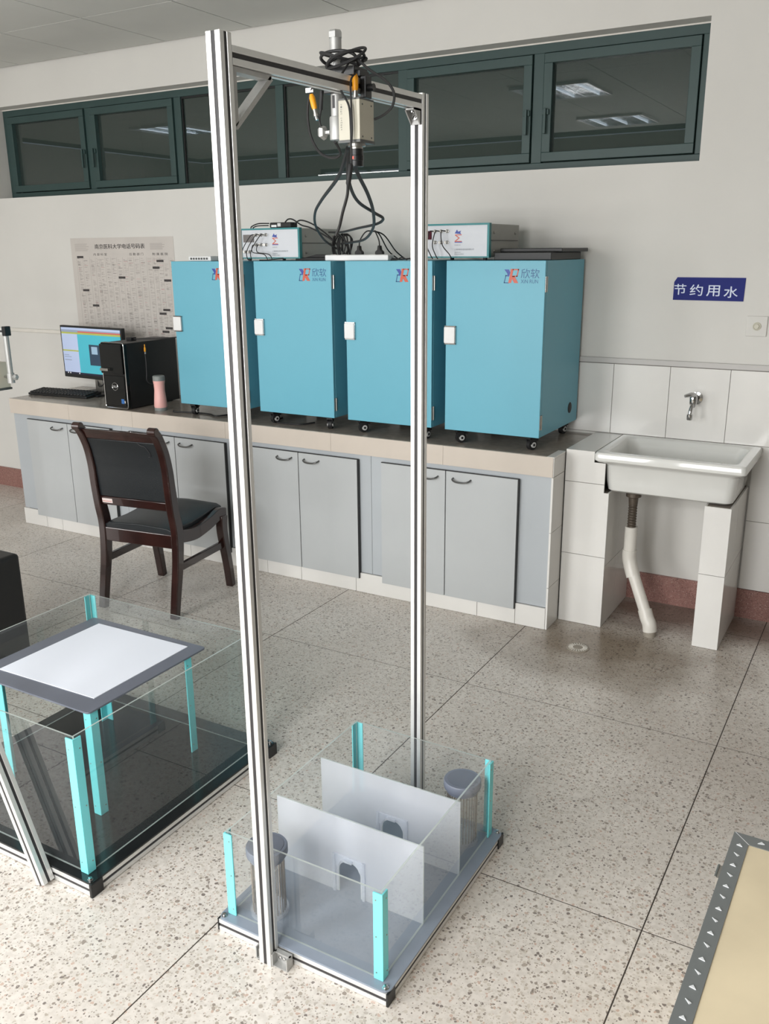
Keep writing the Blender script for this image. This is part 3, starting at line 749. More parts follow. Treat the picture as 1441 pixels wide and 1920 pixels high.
tag(coil.build('cable_coil', 'rubber_black', smooth=True), 'bundled coil of black cable left of the white power strip', 'cable')
fp = MB(); fp.box(-2.69, -2.508, 3.78, 3.86, 1.6565, 1.672); fp.prism([(-2.64, 1.672), (-2.508, 1.672), (-2.508, 1.685), (-2.57, 1.686)], 3.785, 3.85, 'y')
tag(fp.build('cable_sleeve', 'rubber_black', bevel=.003), 'flat black cable sleeve lying on the second blue cabinet', 'cable sleeve')
cable([(-2.15, 3.80, 1.667), (-2.10, 3.80, 1.662), (-2.04, 3.81, 1.668), (-2.02, 3.83, 1.68), (-1.99, 3.85, 1.662)], .003, 'black lead running from the power strip to the right control unit')
cable([(-2.145, 3.785, 1.660), (-2.11, 3.78, 1.661), (-2.085, 3.78, 1.670), (-2.055, 3.78, 1.660)], .003, 'short black lead end at the right end of the power strip')
cable([(-2.70, 3.80, 1.675), (-2.76, 3.76, 1.668), (-2.84, 3.75, 1.661), (-2.90, 3.76, 1.66)], .003, 'black lead lying in front of the cable sleeve')
# dark flat boxes on the right cabinet
sl = thing('flat_black_case', 'larger flat black case, uppermost on the rightmost blue cabinet', 'case', (-1.47, 4.0, 1.690))
MB().box(-1.625, -1.335, 3.86, 4.22, 1.6905, 1.707).build('shell', 'case_black', sl, bevel=.003)
MB().box(-1.62, -1.34, 3.8585, 3.861, 1.697, 1.6985).build('seam', 'slot_black', sl)
sl = thing('flat_black_case', 'flat black case underneath the larger one on the rightmost blue cabinet', 'case', (-1.47, 4.0, 1.656))
MB().box(-1.628, -1.362, 3.80, 4.20, 1.6565, 1.690).build('shell', 'case_black', sl, bevel=.003)
MB().box(-1.625, -1.365, 3.7985, 3.801, 1.672, 1.6735).build('seam', 'slot_black', sl)

# ---------------------------------------------------------------- computer on the counter
pc = thing('desktop_computer', 'black desktop computer tower with silver-edged front beside the monitor', 'computer', (-3.95, 3.9, CT))
X0, X1, PY0, PY1, PZ1 = -4.040, -3.856, 3.700, 4.135, 1.208
MB().box(X0+.006, X1-.002, PY0+.03, PY1, CT+.006, PZ1-.004).build('case', 'case_black', pc, bevel=.003)
MB().prism(rrect(X0, X1, CT+.004, PZ1, .012, 4), PY0+.004, PY0+.03, 'y').build('bezel', 'gloss_black', pc, bevel=.002)
fr_ = MB(); pts = rrect(X0+.002, X1-.002, CT+.006, PZ1-.002, .014, 4); pts3 = [(p[0], PY0+.003, p[1]) for p in pts]; fr_.tube(pts3+[pts3[0]], .0032, 6)
fr_.build('silver_edge', 'chrome', pc, True)
MB().box(X0-.002, X1-.012, PY0-.008, PY0+.006, 1.030, PZ1-.010).build('upper_cover', 'gloss_black', pc, bevel=.003)
MB().box(X0+.012, X0+.075, PY0-.030, PY0-.008, 1.046, 1.062).build('usb_stick', 'steel', pc, bevel=.002)
MB().box(X0+.010, X1-.016, PY0+.0, PY0+.005, CT+.02, 1.018).build('lower_cover', 'gloss_black', pc, bevel=.003)
lg = MB(); lc = (X0+.092, PY0-.001, .955); lg.tube([(lc[0]+.022*math.cos(2*math.pi*j/24), lc[1], lc[2]+.022*math.sin(2*math.pi*j/24)) for j in range(25)], .0018, 6)
lg.build('logo_ring', 'chrome', pc, True)
text('logo_letters', 'DELL', lc[0]-.017, lc[0]+.017, lc[2]-.006, lc[2]+.006, PY0-.001, 'wheel_grey', pc)
MB().box(X1-.05, X1-.028, PY0-.0012, PY0+.001, .858, .885).build('blue_sticker', 'sticker_blue', pc)
MB().box(X1-.025, X1-.018, PY0-.0012, PY0+.001, .862, .876).build('grey_sticker', 'wheel_grey', pc)
MB().box(-3.99, -3.95, 3.86, 3.90, PZ1-.004, PZ1+.014).build('top_plug', 'rubber_black', pc)
for xx in (X0+.03, X1-.03):
    for yy in (PY0+.05, PY1-.05): MB().lathe((xx, yy, 0), [(.012, CT), (.012, CT+.007)], 12).build('foot', 'rubber_black', pc)
cable([(-3.95, 3.88, 1.213), (-3.90, 3.90, 1.214), (-3.82, 3.95, 1.214), (-3.72, 4.02, 1.222), (-3.64, 4.05, 1.235), (-3.60, 4.10, 1.24)], .0035, 'black lead running across the top of the computer tower')
ca = thing('audio_lead', 'yellow-tipped black lead hanging down the side of the computer tower', 'cable', (-3.85, 3.84, CT))
MB().tube(spline([(-3.850, 3.86, 1.16), (-3.848, 3.862, 1.10), (-3.848, 3.86, 1.02), (-3.846, 3.855, .98), (-3.846, 3.88, .955), (-3.846, 3.92, .95)], 6), .003, 8).build('lead', 'slot_black', ca, True)
MB().lathe((-3.848, 3.861, 0), [(.004, 1.145), (.006, 1.15), (.006, 1.168), (.003, 1.172), (.003, 1.188)], 12).build('yellow_tip', 'bnc_orange', ca, True)
MB().lathe((-3.848, 3.861, 0), [(.0055, 1.132), (.0055, 1.145)], 12).build('chrome_tip', 'chrome', ca, True)

mo = thing('monitor', 'flat computer monitor showing a teal program window', 'monitor', (-4.505, 4.06, CT), rz=R(-4))
MW, MH = .60, .335; mz = .095
MB().box(-MW/2, MW/2, -.006, .022, mz, mz+MH).build('housing', 'plastic_black', mo, world=False, bevel=.003)
def scr(name, a, b, c, d, m_, off=.0075):
    return MB().box(-MW/2+.012+a*(MW-.024), -MW/2+.012+b*(MW-.024), -off, -.006, mz+.024+c*(MH-.036), mz+.024+d*(MH-.036)).build(name, m_, mo, world=False)
sc_ = scr('screen', 0, 1, 0, 1, 'screen_teal')
scr('title_bar', 0, 1, .955, 1, 'screen_pale', .0078); scr('menu_bar', 0, 1, .90, .955, 'screen_mid', .0078)
scr('red_band', .29, 1, .905, .93, 'screen_red', .0082); scr('olive_band', 0, 1, .865, .905, 'screen_olive', .0078)
scr('side_panel', 0, .275, .52, .865, 'screen_pale', .0078); scr('side_panel', 0, .275, .04, .49, 'screen_pale', .0078); scr('panel_divider', 0, .275, .49, .52, 'screen_olive', .0078)
scr('panel_text', .02, .14, .36, .375, 'screen_mid', .0082); scr('panel_text', .02, .10, .40, .415, 'screen_mid', .0082); scr('panel_text', .02, .14, .29, .31, 'screen_mid', .0082)
scr('video_window', .46, .78, .22, .66, 'screen_dark', .0080); scr('video_glow', .50, .60, .46, .62, 'screen_glow', .0084)
scr('task_bar', 0, 1, 0, .04, 'screen_bar', .0082)
for a in (.05, .09, .25): scr('task_icon', a, a+.012, .008, .032, 'led_white', .0086)
sm = MB(); sm.box(-.035, .035, .024, .036, .012, mz+.15); sm.build('stand_neck', 'steel', mo, world=False, bevel=.002)
MB().box(-.13, .13, -.10, .10, .0, .012).build('stand_foot', 'plastic_black', mo, world=False, bevel=.004)
MB().tube(spline([(-.01, .03, mz-.0), (.0, .02, mz-.03), (.02, .01, mz-.045), (.05, .015, mz-.035), (.06, .026, mz)], 5), .004, 8).build('cord', 'rubber_black', mo, True, world=False)
kb = thing('keyboard', 'black keyboard in front of the monitor', 'keyboard', (-4.65, 3.925, CT), rz=R(5))
MB().prism([(-.068, .0), (.068, .0), (.068, .026), (-.068, .014)], -.245, .245, 'x').build('tray', 'plastic_black', kb, world=False, bevel=.002)
ky = None
for r_ in range(5):
    for c_ in range(18):
        if ky is None:
            ky = MB().loft([[Vector((a*.011, b*.011, 0)) for a, b in ((-1, -1), (1, -1), (1, 1), (-1, 1))], [Vector((a*.009, b*.0085, .007)) for a, b in ((-1, -1), (1, -1), (1, 1), (-1, 1))]]).build('key', 'rubber_black', kb, world=False); k_ = ky
        else: k_ = ky.copy(); COL.objects.link(k_); k_.parent = kb
        yy = -.05+r_*.0245; k_.location = (-.226+c_*.0262, yy, .0155+(yy+.068)*.088); k_.rotation_euler = (R(5), 0, 0)
fl = thing('pink_flask', 'pink flask with grey lid and base right of the computer', 'flask', (-3.69, 3.792, CT))
MB().lathe((-3.69, 3.792, 0), [(.036, CT+.0005), (.036, CT+.018)], 28).build('base', 'flask_grey', fl, True)
MB().lathe((-3.69, 3.792, 0), [(.036, CT+.018), (.0375, CT+.03), (.034, CT+.075), (.030, CT+.115), (.031, CT+.15), (.0345, CT+.172)], 28).build('bottle_body', 'flask_pink', fl, True)
MB().lathe((-3.69, 3.792, 0), [(.0345, CT+.172), (.0345, CT+.197), (.030, CT+.201), (.010, CT+.202)], 28).build('lid', 'flask_grey', fl, True)
cable([(-3.60, 3.80, CT+.0045), (-3.565, 3.765, CT+.0045), (-3.52, 3.78, CT+.0045), (-3.44, 3.80, CT+.0045), (-3.33, 3.80, CT+.0045), (-3.26, 3.77, CT+.0045), (-3.22, 3.85, CT+.0045)], .0042, 'black lead looping on the counter under the leftmost blue cabinet')
cable([(-2.90, 3.90, CT+.0045), (-2.88, 3.80, CT+.0045), (-2.80, 3.77, CT+.0045), (-2.70, 3.78, CT+.0045), (-2.66, 3.86, CT+.0045)], .0042, 'black lead looping on the counter under the second blue cabinet')

# ---------------------------------------------------------------- chair
CR = R(7.5)
ch = thing('dining_chair', 'dark mahogany chair with black leather seat and back, facing the counter', 'chair', (-3.085, 2.913, 0), rz=CR)
def rects(pts, hw, hd):
    """loft of rectangles along y-z path at fixed x; pts = (x, y, z)"""
    out = []
    for i, (x, y, z) in enumerate(pts):
        a = pts[max(i-1, 0)]; b = pts[min(i+1, len(pts)-1)]
        t = Vector((0, b[1]-a[1], b[2]-a[2])).normalized(); n = Vector((0, t.z, -t.y)); p = Vector((x, y, z))
        h = hd[i] if isinstance(hd, list) else hd
        ww = hw
        out.append([p+Vector((-ww, 0, 0))-n*h, p+Vector((ww, 0, 0))-n*h, p+Vector((ww, 0, 0))+n*h, p+Vector((-ww, 0, 0))+n*h])
    return out
for s_ in (-1, 1):
    x = s_*.212
    path = spline([(x, -.005, 0), (x, .020, .12), (x, .048, .25), (x, .062, .36), (x, .062, .44), (x, .045, .53), (x, .032, .64), (x, .024, .73), (x, .004, .82), (x, -.030, .895), (x, -.055, .925)], 4)
    n = len(path); hd = [(.017+.011*min(1, i/(n*.33)) if i < n*.4 else .028-.010*(i-n*.4)/(n*.6)) for i in range(n)]
    MB().loft(rects(path, .019, hd)).build('rear_leg', 'wood_dark', ch, True, bevel=.005, world=False)
    MB().cyl((x-.021*1, -.058, .928), (x+.021, -.058, .928), .020, 18).build('scroll', 'wood_dark', ch, True, bevel=.003, world=False)
    path = spline([(x*1.03, .490, 0), (x*1.03, .474, .12), (x*1.02, .452, .25), (x*1.02, .440, .33), (x*1.02, .445, .40)], 4)
    MB().loft(rects(path, .020, [.018+.010*i/(len(path)-1) for i in range(len(path))])).build('front_leg', 'wood_dark', ch, True, bevel=.005, world=False)
    path = spline([(x, .085, .395), (x, .20, .378), (x, .32, .392), (x, .42, .415), (x, .475, .405)], 5)
    MB().loft([[p+Vector(q) for q in ((-.016, 0, -.032), (.016, 0, -.032), (.016, 0, .030), (-.016, 0, .030))] for p in path]).build('side_rail', 'wood_dark', ch, True, bevel=.004, world=False)
    MB().box(x-.010, x+.010, .055, .445, .225, .262).build('stretcher', 'wood_dark', ch, bevel=.003, world=False)
MB().box(-.195, .195, .040, .070, .340, .410).build('rear_rail', 'wood_dark', ch, bevel=.004, world=False)
MB().box(-.195, .195, .435, .462, .350, .400).build('front_rail', 'wood_dark', ch, bevel=.004, world=False)
seat = []
prof = [(.045, .405, .438), (.09, .408, .444), (.20, .400, .442), (.32, .405, .450), (.42, .425, .464), (.475, .420, .455), (.492, .41, .43)]
rows = []
for (y, zb, zt_) in prof:
    rows.append([Vector((-.193, y, zb)), Vector((.193, y, zb)), Vector((.195, y, zt_-.012)), Vector((.17, y, zt_-.001)), Vector((0, y, zt_+.006)), Vector((-.17, y, zt_-.001)), Vector((-.195, y, zt_-.012))])
MB().loft(rows).build('seat', 'leather', ch, True, bevel=.004, world=False)
# back: top rail, bottom rail, leather panel
def ylean(z):
    P = [(.50, .052), (.53, .045), (.64, .032), (.73, .024), (.82, .004), (.895, -.03), (.93, -.055)]
    for (a, b), (c, d) in zip(P[:-1], P[1:]):
        if z <= c: return b+(d-b)*(z-a)/(c-a)
    return P[-1][1]
def slab(name, m_, x0, x1, z0, z1, th, n=6, off=0, bev=.004, bulge=0):
    rows = []
    for k in range(n+1):
        z = z0+(z1-z0)*k/n; y = ylean(z)+off
        rows.append([Vector((x0, y-th, z)), Vector((x1, y-th, z)), Vector((x1, y+th, z)), Vector((x0, y+th, z))])
    return MB().loft(rows).build(name, m_, ch, True, bevel=bev, world=False)
slab('top_rail', 'wood_dark', -.195, .195, .868, .918, .012)
slab('bottom_rail', 'wood_dark', -.195, .195, .528, .572, .012, 2)
slab('back_panel', 'leather', -.194, .194, .572, .868, .010, 10)
slab('front_pad', 'leather', -.185, .185, .580, .862, .008, 8, off=.018)
st_ = slab('inventory_sticker', 'sticker', -.185, -.125, .540, .562, .0008, 1, off=-.0126, bev=0)
MB().box(-.182, -.130, ylean(.548)-.0142, ylean(.548)-.0130, .547, .549).build('sticker_line', 'sticker_red', st_, world=False)
MB().tube(spline([(.095, ylean(.86)-.014, .865), (.11, ylean(.85)-.014, .852), (.13, ylean(.84)-.014, .846), (.145, ylean(.82)-.014, .82), (.148, ylean(.80)-.013, .80), (.135, ylean(.80)-.013, .795)], 5), .0015, 6).build('frayed_thread', 'slot_black', ch, True, world=False)

# ---------------------------------------------------------------- T-slot profile
def tslot(s, a=.0045, dpt=.006):
    """cross section polygon of a square slotted profile, side s"""
    h = s/2; P = []
    side = [(-h, -h), (-a, -h), (-a, -h+dpt), (a, -h+dpt), (a, -h)]
    for k in range(4):
        for (x, y) in side:
            c, q = math.cos(k*math.pi/2), math.sin(k*math.pi/2)
            P.append((x*c-y*q, x*q+y*c))
    return P
def profile(name, p0, p1, s, parent, world=True, upv=None, caps=None, gapw=.0045):
    p0 = Vector(p0); p1 = Vector(p1); L_ = (p1-p0).length; t = (p1-p0).normalized()
    u = Vector(upv) if upv else (Vector((0, 0, 1)) if abs(t.z) < .9 else Vector((0, 1, 0)))
    u = (u-t*u.dot(t)).normalized(); v = t.cross(u)
    T = Matrix(((v.x, u.x, t.x, p0.x), (v.y, u.y, t.y, p0.y), (v.z, u.z, t.z, p0.z), (0, 0, 0, 1)))
    o = MB().prism(tslot(s, gapw), 0, L_, 'z', T).build(name, 'aluminium', parent, world=world, bevel=.0012, seg=2)
    for k in range(4):
        Q = T @ Matrix.Rotation(k*math.pi/2, 4, 'Z')
        MB().box(-gapw+.0002, gapw-.0002, -s/2+.002, -s/2+.006, 0.0005, L_-.0005, Q).build('slot_strip', 'slot_black', o, world=world)
    return o

# ---------------------------------------------------------------- camera gantry
gx0, gx1, gy0, gy1 = -1.186, -1.152, 1.409, 1.443
S3 = .034
gt = thing('camera_gantry', 'tall aluminium gantry of two posts and a top beam over the clear maze', 'gantry', (-1.155, 1.8, 0))
fpX, bpX = (gx0+gx1)/2, -1.138
profile('front_post', (fpX, (gy0+gy1)/2, 0), (fpX-.002, (gy0+gy1)/2, 2.090), S3, gt)
profile('rear_post', (bpX, 2.159, 0), (bpX, 2.159, 2.078), S3, gt)
profile('top_beam', (fpX-.002, gy1+.002, 2.053), (bpX, 2.141, 2.057), S3, gt)
def gusset(name, x, y, z, dy, dz, parent=gt):
    m_ = MB()
    for sx in (-.014, .011):
        m_.prism([(y, z), (y+dy*.035, z), (y+dy*.035, z+dz*.004), (y+dy*.004, z+dz*.035), (y, z+dz*.035)], x+sx, x+sx+.003, 'x')
    ya, yb = sorted((y, y+dy*.035)); za, zb = sorted((z, z+dz*.004)); m_.box(x-.014, x+.014, ya, yb, za, zb)
    ya, yb = sorted((y, y+dy*.004)); za, zb = sorted((z, z+dz*.035)); m_.box(x-.014, x+.014, ya, yb, za, zb)
    o = m_.build(name, 'cast_aluminium', parent)
    MB().lathe((x, y+dy*.02, z+dz*.004), [(.006, 0), (.006, dz*.005), (.003, dz*.006)], 12).build('bolt', 'chrome', o, True)
    MB().lathe((x, y+dy*.004, z+dz*.02), [(.006, 0), (.006, dy*.005), (.003, dy*.006)], 12, 'y').build('bolt', 'chrome', o, True)
gusset('corner_bracket', bpX, 2.141, 2.039, -1, -1)
m_ = MB()      # large triangular gusset under the beam at the front post
m_.prism([(1.444, 2.035), (1.570, 2.036), (1.562, 2.026), (1.456, 2.026), (1.456, 1.938), (1.444, 1.925)], fpX-.012, fpX+.012, 'x')
m_.prism([(1.562, 2.034), (1.570, 2.027), (1.453, 1.925), (1.446, 1.932)], fpX-.012, fpX+.012, 'x')
m_.build('corner_bracket', 'cast_aluminium', gt)
# foot brackets left and right of the front post, bolted to the base rail of the maze
for sx in (1, -1):
    xb = fpX+sx*S3/2; m_ = MB(); ww_ = .046 if sx > 0 else .016
    xa, xc = sorted((xb, xb+sx*ww_))
    m_.box(xa, xc, 1.432, 1.438, .001, .036)
    m_.box(min(xb, xb+sx*.004), max(xb, xb+sx*.004), 1.412, 1.432, .001, .036)
    m_.box(xa, xc, 1.414, 1.432, .001, .004); m_.box(min(xc if sx > 0 else xa, (xc if sx > 0 else xa)-sx*.003), max(xc if sx > 0 else xa, (xc if sx > 0 else xa)-sx*.003), 1.414, 1.432, .004, .036)
    m_.prism([(xa, .036), (xc, .036), (xc, .033), (xa, .033)], 1.425, 1.432, 'y')
    fb = m_.build('foot_bracket', 'cast_aluminium', gt)
    if sx > 0:
        for q in (.014, .026, .037):
            MB().lathe((xb+q, 1.432, .02), [(.0045, 0), (.0045, -.004), (.002, -.005)], 10, 'y').build('bolt', 'chrome', fb, True)

# camera pole hanging from the beam
cpx, cpy = -1.204, 1.876
cpole = thing('camera_pole', 'round aluminium pole clamped to the gantry beam, holding the camera', 'pole', (cpx, cpy, 1.948))
MB().tube([(cpx, cpy, 1.955), (cpx, cpy, 2.166)], .0135, 24).build('tube', 'cast_aluminium', cpole, True)
MB().lathe((cpx, cpy, 0), [(.0162, 2.162), (.0162, 2.174), (.013, 2.178)], 6).build('hex_cap', 'cast_aluminium', cpole)
MB().lathe((cpx, cpy, 0), [(.017, 1.948), (.0175, 1.951), (.0175, 1.995), (.0165, 1.998)], 24).build('collar', 'cast_aluminium', cpole, True)
MB().box(cpx-.003, cpx+.003, cpy-.0145, cpy-.0125, 2.015, 2.042).build('slot', 'slot_black', cpole)
MB().lathe((cpx-.017, cpy-.004, 1.966), [(.005, 0), (.005, -.012), (.014, -.014), (.017, -.022), (.012, -.028)], 5, 'x').build('clamp_knob', 'cast_aluminium', cpole)
m_ = MB(); m_.box(cpx-.020, bpX+.0, cpy-.03, cpy+.03, 2.076, 2.096); m_.box(cpx-.020, cpx+.026, cpy-.024, cpy+.024, 2.045, 2.074)
m_.box(-1.132, -1.118, cpy-.014, cpy+.014, 2.030, 2.076); m_.box(-1.17, -1.128, cpy-.02, cpy+.02, 2.074, 2.088)
m_.build('clamp_block', 'plastic_black', cpole, bevel=.002)
MB().tube([(-1.122, cpy, 2.052), (-1.104, cpy, 2.052)], .008, 12).build('clamp_screw', 'plastic_black', cpole, True)
MB().tube([(cpx+.016, cpy, 1.965), (-1.164, cpy-.03, 1.965)], .006, 12).build('swivel', 'chrome', cpole, True)
MB().lathe((-1.168, cpy-.032, 1.966), [(.010, 0), (.016, .003), (.017, .008), (.011, .012)], 18, 'x').build('swivel_cap', 'white_plastic', cpole, True)
# box camera, lens down
cb = thing('video_camera', 'beige box camera pointing down from the gantry pole', 'camera', (-1.128, 1.836, 1.93))
vx0, vx1, vy0, vy1 = -1.1555, -1.1005, 1.806, 1.868
MB().box(vx0, vx1, vy0, vy1, 1.937, 2.020).build('body', 'camera_beige', cb, bevel=.0015)
MB().box(vx0-.001, vx1+.001, vy0-.001, vy1+.001, 1.932, 1.9375).build('front_plate', 'camera_dark', cb)
MB().box(vx0, vx1, vy0, vy1, 2.0195, 2.023).build('rear_plate', 'camera_dark', cb)
for a in (2.010, 1.944):
    for b in (1.818, 1.856): MB().lathe((vx1, b, a), [(.002, 0), (.002, .0008)], 8, 'x').build('screw', 'camera_dark', cb)
for k, c in enumerate('VIDEO CAMERA'):
    if c != ' ':
        z = 2.012-.0046*k; text('letter', c, vx0+.006, vx0+.010, z-.003, z, vy0, 'camera_dark', cb, .0003)
ln_ = MB(); cxm, cym = -1.128, 1.837
MB().lathe((cxm, cym, 0), [(.020, 1.932), (.020, 1.926), (.014, 1.925), (.014, 1.921)], 24).build('lens_mount', 'steel', cb, True)
MB().lathe((cxm, cym, 0), [(.0145, 1.921), (.0145, 1.908), (.0155, 1.907), (.0155, 1.897), (.0145, 1.896), (.0145, 1.884), (.010, 1.884), (.009, 1.888)], 24).build('lens', 'plastic_black', cb, True)
MB().box(cxm-.004, cxm+.002, cym-.0162, cym-.0145, 1.899, 1.905).build('red_mark', 'red_dot', cb)
# cables at the camera
def bnc(p, d, label):
    p = Vector(p); d = Vector(d).normalized()
    t = thing('bnc_connector', label, 'connector', tuple(p))
    MB().tube([p, p+d*.008, p+d*.028, p+d*.034], .006, 14, radii=[.0045, .0072, .0068, .0055]).build('orange_boot', 'bnc_orange', t, True)
    MB().tube([p+d*.034, p+d*.044, p+d*.0441, p+d*.050], .006, 14, radii=[.0055, .0055, .0068, .0068]).build('collar', 'steel', t, True)
    MB().tube([p+d*.050, p+d*.058], .0045, 12).build('tip', 'chrome', t, True)
bnc((-1.130, 1.838, 2.076), (.01, 0, -1), 'orange and chrome plug standing on top of the beige camera')
bnc((-1.268, 1.868, 2.050), (.26, 0, -1), 'orange and chrome plug dangling left of the pole')
lb = MB().box(-1.283, -1.262, 1.866, 1.868, 2.054, 2.064).build('cable_label', 'white_plastic'); tag(lb, 'small white tag on the cable above the dangling orange plug', 'tag')
pts = []
for k in range(54):
    a = k/18*2*math.pi; pts.append((-1.168+.045*math.cos(a)+.006*math.sin(2.3*a), 1.85+.040*math.sin(a)+.010*math.cos(1.7*a), 2.104+.012*math.sin(a*1.3)+.004*k/18))
tag(MB().tube(spline(pts, 2), .0036, 7).build('cable_coil', 'rubber_black', smooth=True), 'coil of black cable lying on the gantry beam by the pole', 'cable')
pts = []
for k in range(38):
    a = k/18*2*math.pi; pts.append((-1.158+.050*math.cos(a), 1.845+.022*math.sin(a), 2.112+.020*math.sin(a+.5)))
tag(MB().tube(spline(pts, 2), .0032, 7).build('cable_coil', 'rubber_black', smooth=True), 'upper loop of black cable arching over the gantry beam', 'cable')
cable([(-1.21, 1.85, 2.078), (-1.265, 1.868, 2.062), (-1.281, 1.87, 2.020), (-1.276, 1.87, 1.965), (-1.252, 1.87, 1.925), (-1.218, 1.87, 1.910), (-1.186, 1.86, 1.916), (-1.162, 1.80, 1.935)], .0032, 'black cable making a wide loop left of the pole and under the camera')
cable([(-1.240, 1.87, 2.05), (-1.244, 1.871, 2.02), (-1.250, 1.872, 1.995), (-1.244, 1.873, 1.972)], .0026, 'thin black cable beside the dangling orange plug')
tag(MB().tube([(-1.242, 1.872, 2.056), (-1.246, 1.872, 2.016)], .0048, 10).build('cable_joint', 'rubber_black', smooth=True), 'black inline joint beside the dangling orange plug', 'connector')
cable([(-1.125, 1.842, 2.105), (-1.10, 1.85, 2.083), (-1.066, 1.86, 2.060), (-1.048, 1.866, 2.035), (-1.053, 1.868, 2.008), (-1.075, 1.868, 1.992), (-1.098, 1.866, 1.984)], .003, 'black cable bowing out right of the camera')
cable([(-1.143, 1.835, 2.10), (-1.148, 1.80, 2.06), (-1.140, 1.797, 2.035), (-1.122, 1.797, 2.005), (-1.118, 1.797, 1.96), (-1.118, 1.797, 1.92), (-1.120, 1.80, 1.885)], .0024, 'thin black cable running down the front of the camera')
cable([(-1.128, 1.838, 2.078), (-1.118, 1.80, 2.055), (-1.116, 1.797, 2.01), (-1.114, 1.796, 1.96), (-1.117, 1.797, 1.93)], .0022, 'second thin black cable crossing the camera front')
tag(MB().tube([(-1.121, 1.80, 1.888), (-1.122, 1.80, 1.884), (-1.129, 1.80, 1.846), (-1.130, 1.80, 1.840)], .006, 10, radii=[.003, .0062, .0058, .003]).build('cable_joint', 'rubber_black', smooth=True), 'black inline cable joint just below the camera lens', 'connector')
cable([(-1.130, 1.80, 1.842), (-1.136, 1.805, 1.82), (-1.152, 1.81, 1.785), (-1.168, 1.82, 1.755), (-1.180, 1.822, 1.735)], .0036, 'black cable hanging from the inline joint with a free end')
cable([(-1.16, 1.85, 1.926), (-1.346, 2.1, 1.89), (-1.736, 2.6, 1.864), (-2.036, 3.0, 1.842), (-2.236, 3.3, 1.802), (-2.394, 3.6, 1.751), (-2.46, 3.8, 1.714)], .0052, 'black cable curving left from the camera to the cabinet tops')
cable([(-1.162, 1.86, 1.927), (-1.255, 2.0, 1.88), (-1.354, 2.2, 1.835), (-1.419, 2.4, 1.811), (-1.444, 2.5, 1.796), (-1.586, 2.7, 1.787), (-1.844, 3.0, 1.783), (-2.172, 3.4, 1.78), (-2.50, 3.8, 1.790)], .0046, 'black cable with a sharp bend between the camera and the cabinet tops')
cable([(-1.159, 1.86, 1.927), (-1.23, 2.0, 1.891), (-1.317, 2.2, 1.847), (-1.419, 2.4, 1.808), (-1.66, 2.8, 1.773), (-1.943, 3.2, 1.743), (-2.35, 3.7, 1.737), (-2.43, 3.8, 1.735)], .005, 'black cable sagging right of the others toward the power strip')

# ---------------------------------------------------------------- three chamber maze
bx0, bx1, by0, by1 = -1.350, -.838, 1.444, 2.138
mz_ = thing('chamber_maze', 'clear three-chamber maze on a grey plate with cyan corner posts', 'maze', ((bx0+bx1)/2, (by0+by1)/2, 0))
rz = .0175
for y in (by0+.018, by1-.018):
    profile('rail', (bx0+.004, y, rz), (bx1-.006, y, rz), .034, mz_)
for x in (bx0+.018, bx1-.020):
    profile('rail', (x, by0+.036, rz), (x, by1-.036, rz), .034, mz_)
for x0, x1, y0, y1 in ((bx1-.006, bx1, by0, by0+.036), (bx1-.006, bx1, by1-.036, by1), (bx0, bx0+.004, by0, by0+.036), (bx0, bx0+.004, by1-.036, by1)):
    MB().box(x0, x1, y0, y1, .0, .036).build('end_cap', 'plastic_black', mz_, bevel=.001)
MB().prism(rrect(bx0, bx1, by0, by1, .022, 5), .0352, .0402, 'z').build('base_plate', 'plate_grey', mz_, bevel=.001)
wx0, wx1, wy0, wy1, wz0, wz1 = -1.329, -.870, 1.474, 2.108, .0406, .288
t5 = .005
MB().sheet(wx0, wx1, wy0, wy0+t5, wz0, wz1).build('front_wall', 'acrylic', mz_, m2='acrylic_edge')
MB().sheet(wx0, wx1, wy1-t5, wy1, wz0, wz1).build('rear_wall', 'acrylic', mz_, m2='acrylic_edge')
MB().sheet(wx0, wx0+t5, wy0+t5, wy1-t5, wz0, wz1).build('side_wall', 'acrylic', mz_, m2='acrylic_edge')
MB().sheet(wx1-t5, wx1, wy0+t5, wy1-t5, wz0, wz1).build('side_wall', 'acrylic', mz_, m2='acrylic_edge')
def angle_post(x, y, sx, sy, z0, z1, parent, wd=.026, th=.004, name='corner_post', screws=True):
    """L-shaped post; (x, y) is the outer corner, arms run to sx, sy"""
    P = [(x, y), (x+sx*wd, y), (x+sx*wd, y+sy*th), (x+sx*th, y+sy*th), (x+sx*th, y+sy*wd), (x, y+sy*wd)]
    o = MB().prism(P, z0, z1, 'z').build(name, 'cyan_paint', parent, bevel=.001)
    if screws:
        for k in range(3):
            z = z0+(z1-z0)*(.08+.42*k)
            a, b = sorted((y, y-sy*.0012)); 
            MB().lathe((x+sx*wd*.7, y, z), [(.002, 0), (.002, -sy*.0012)], 8, 'y').build('screw', 'steel', o)
            MB().lathe((x, y+sy*wd*.7, z), [(.002, 0), (.002, -sx*.0012)], 8, 'x').build('screw', 'steel', o)
    return o
e_ = .0045
for x, y, sx, sy in ((wx1+e_, wy0-e_, -1, 1), (wx0-e_, wy0-e_, 1, 1), (wx1+e_, wy1+e_, -1, -1), (wx0-e_, wy1+e_, 1, -1)):
    angle_post(x, y, sx, sy, .0404, .284, mz_)
for x in (bx0+.014, bx1-.014):
    for y in (by0+.013, by1-.013):
        MB().lathe((x, y, 0), [(.008, .0403), (.008, .0415), (.0052, .042), (.0052, .047), (.003, .0475)], 14).build('corner_screw', 'chrome', mz_, True)
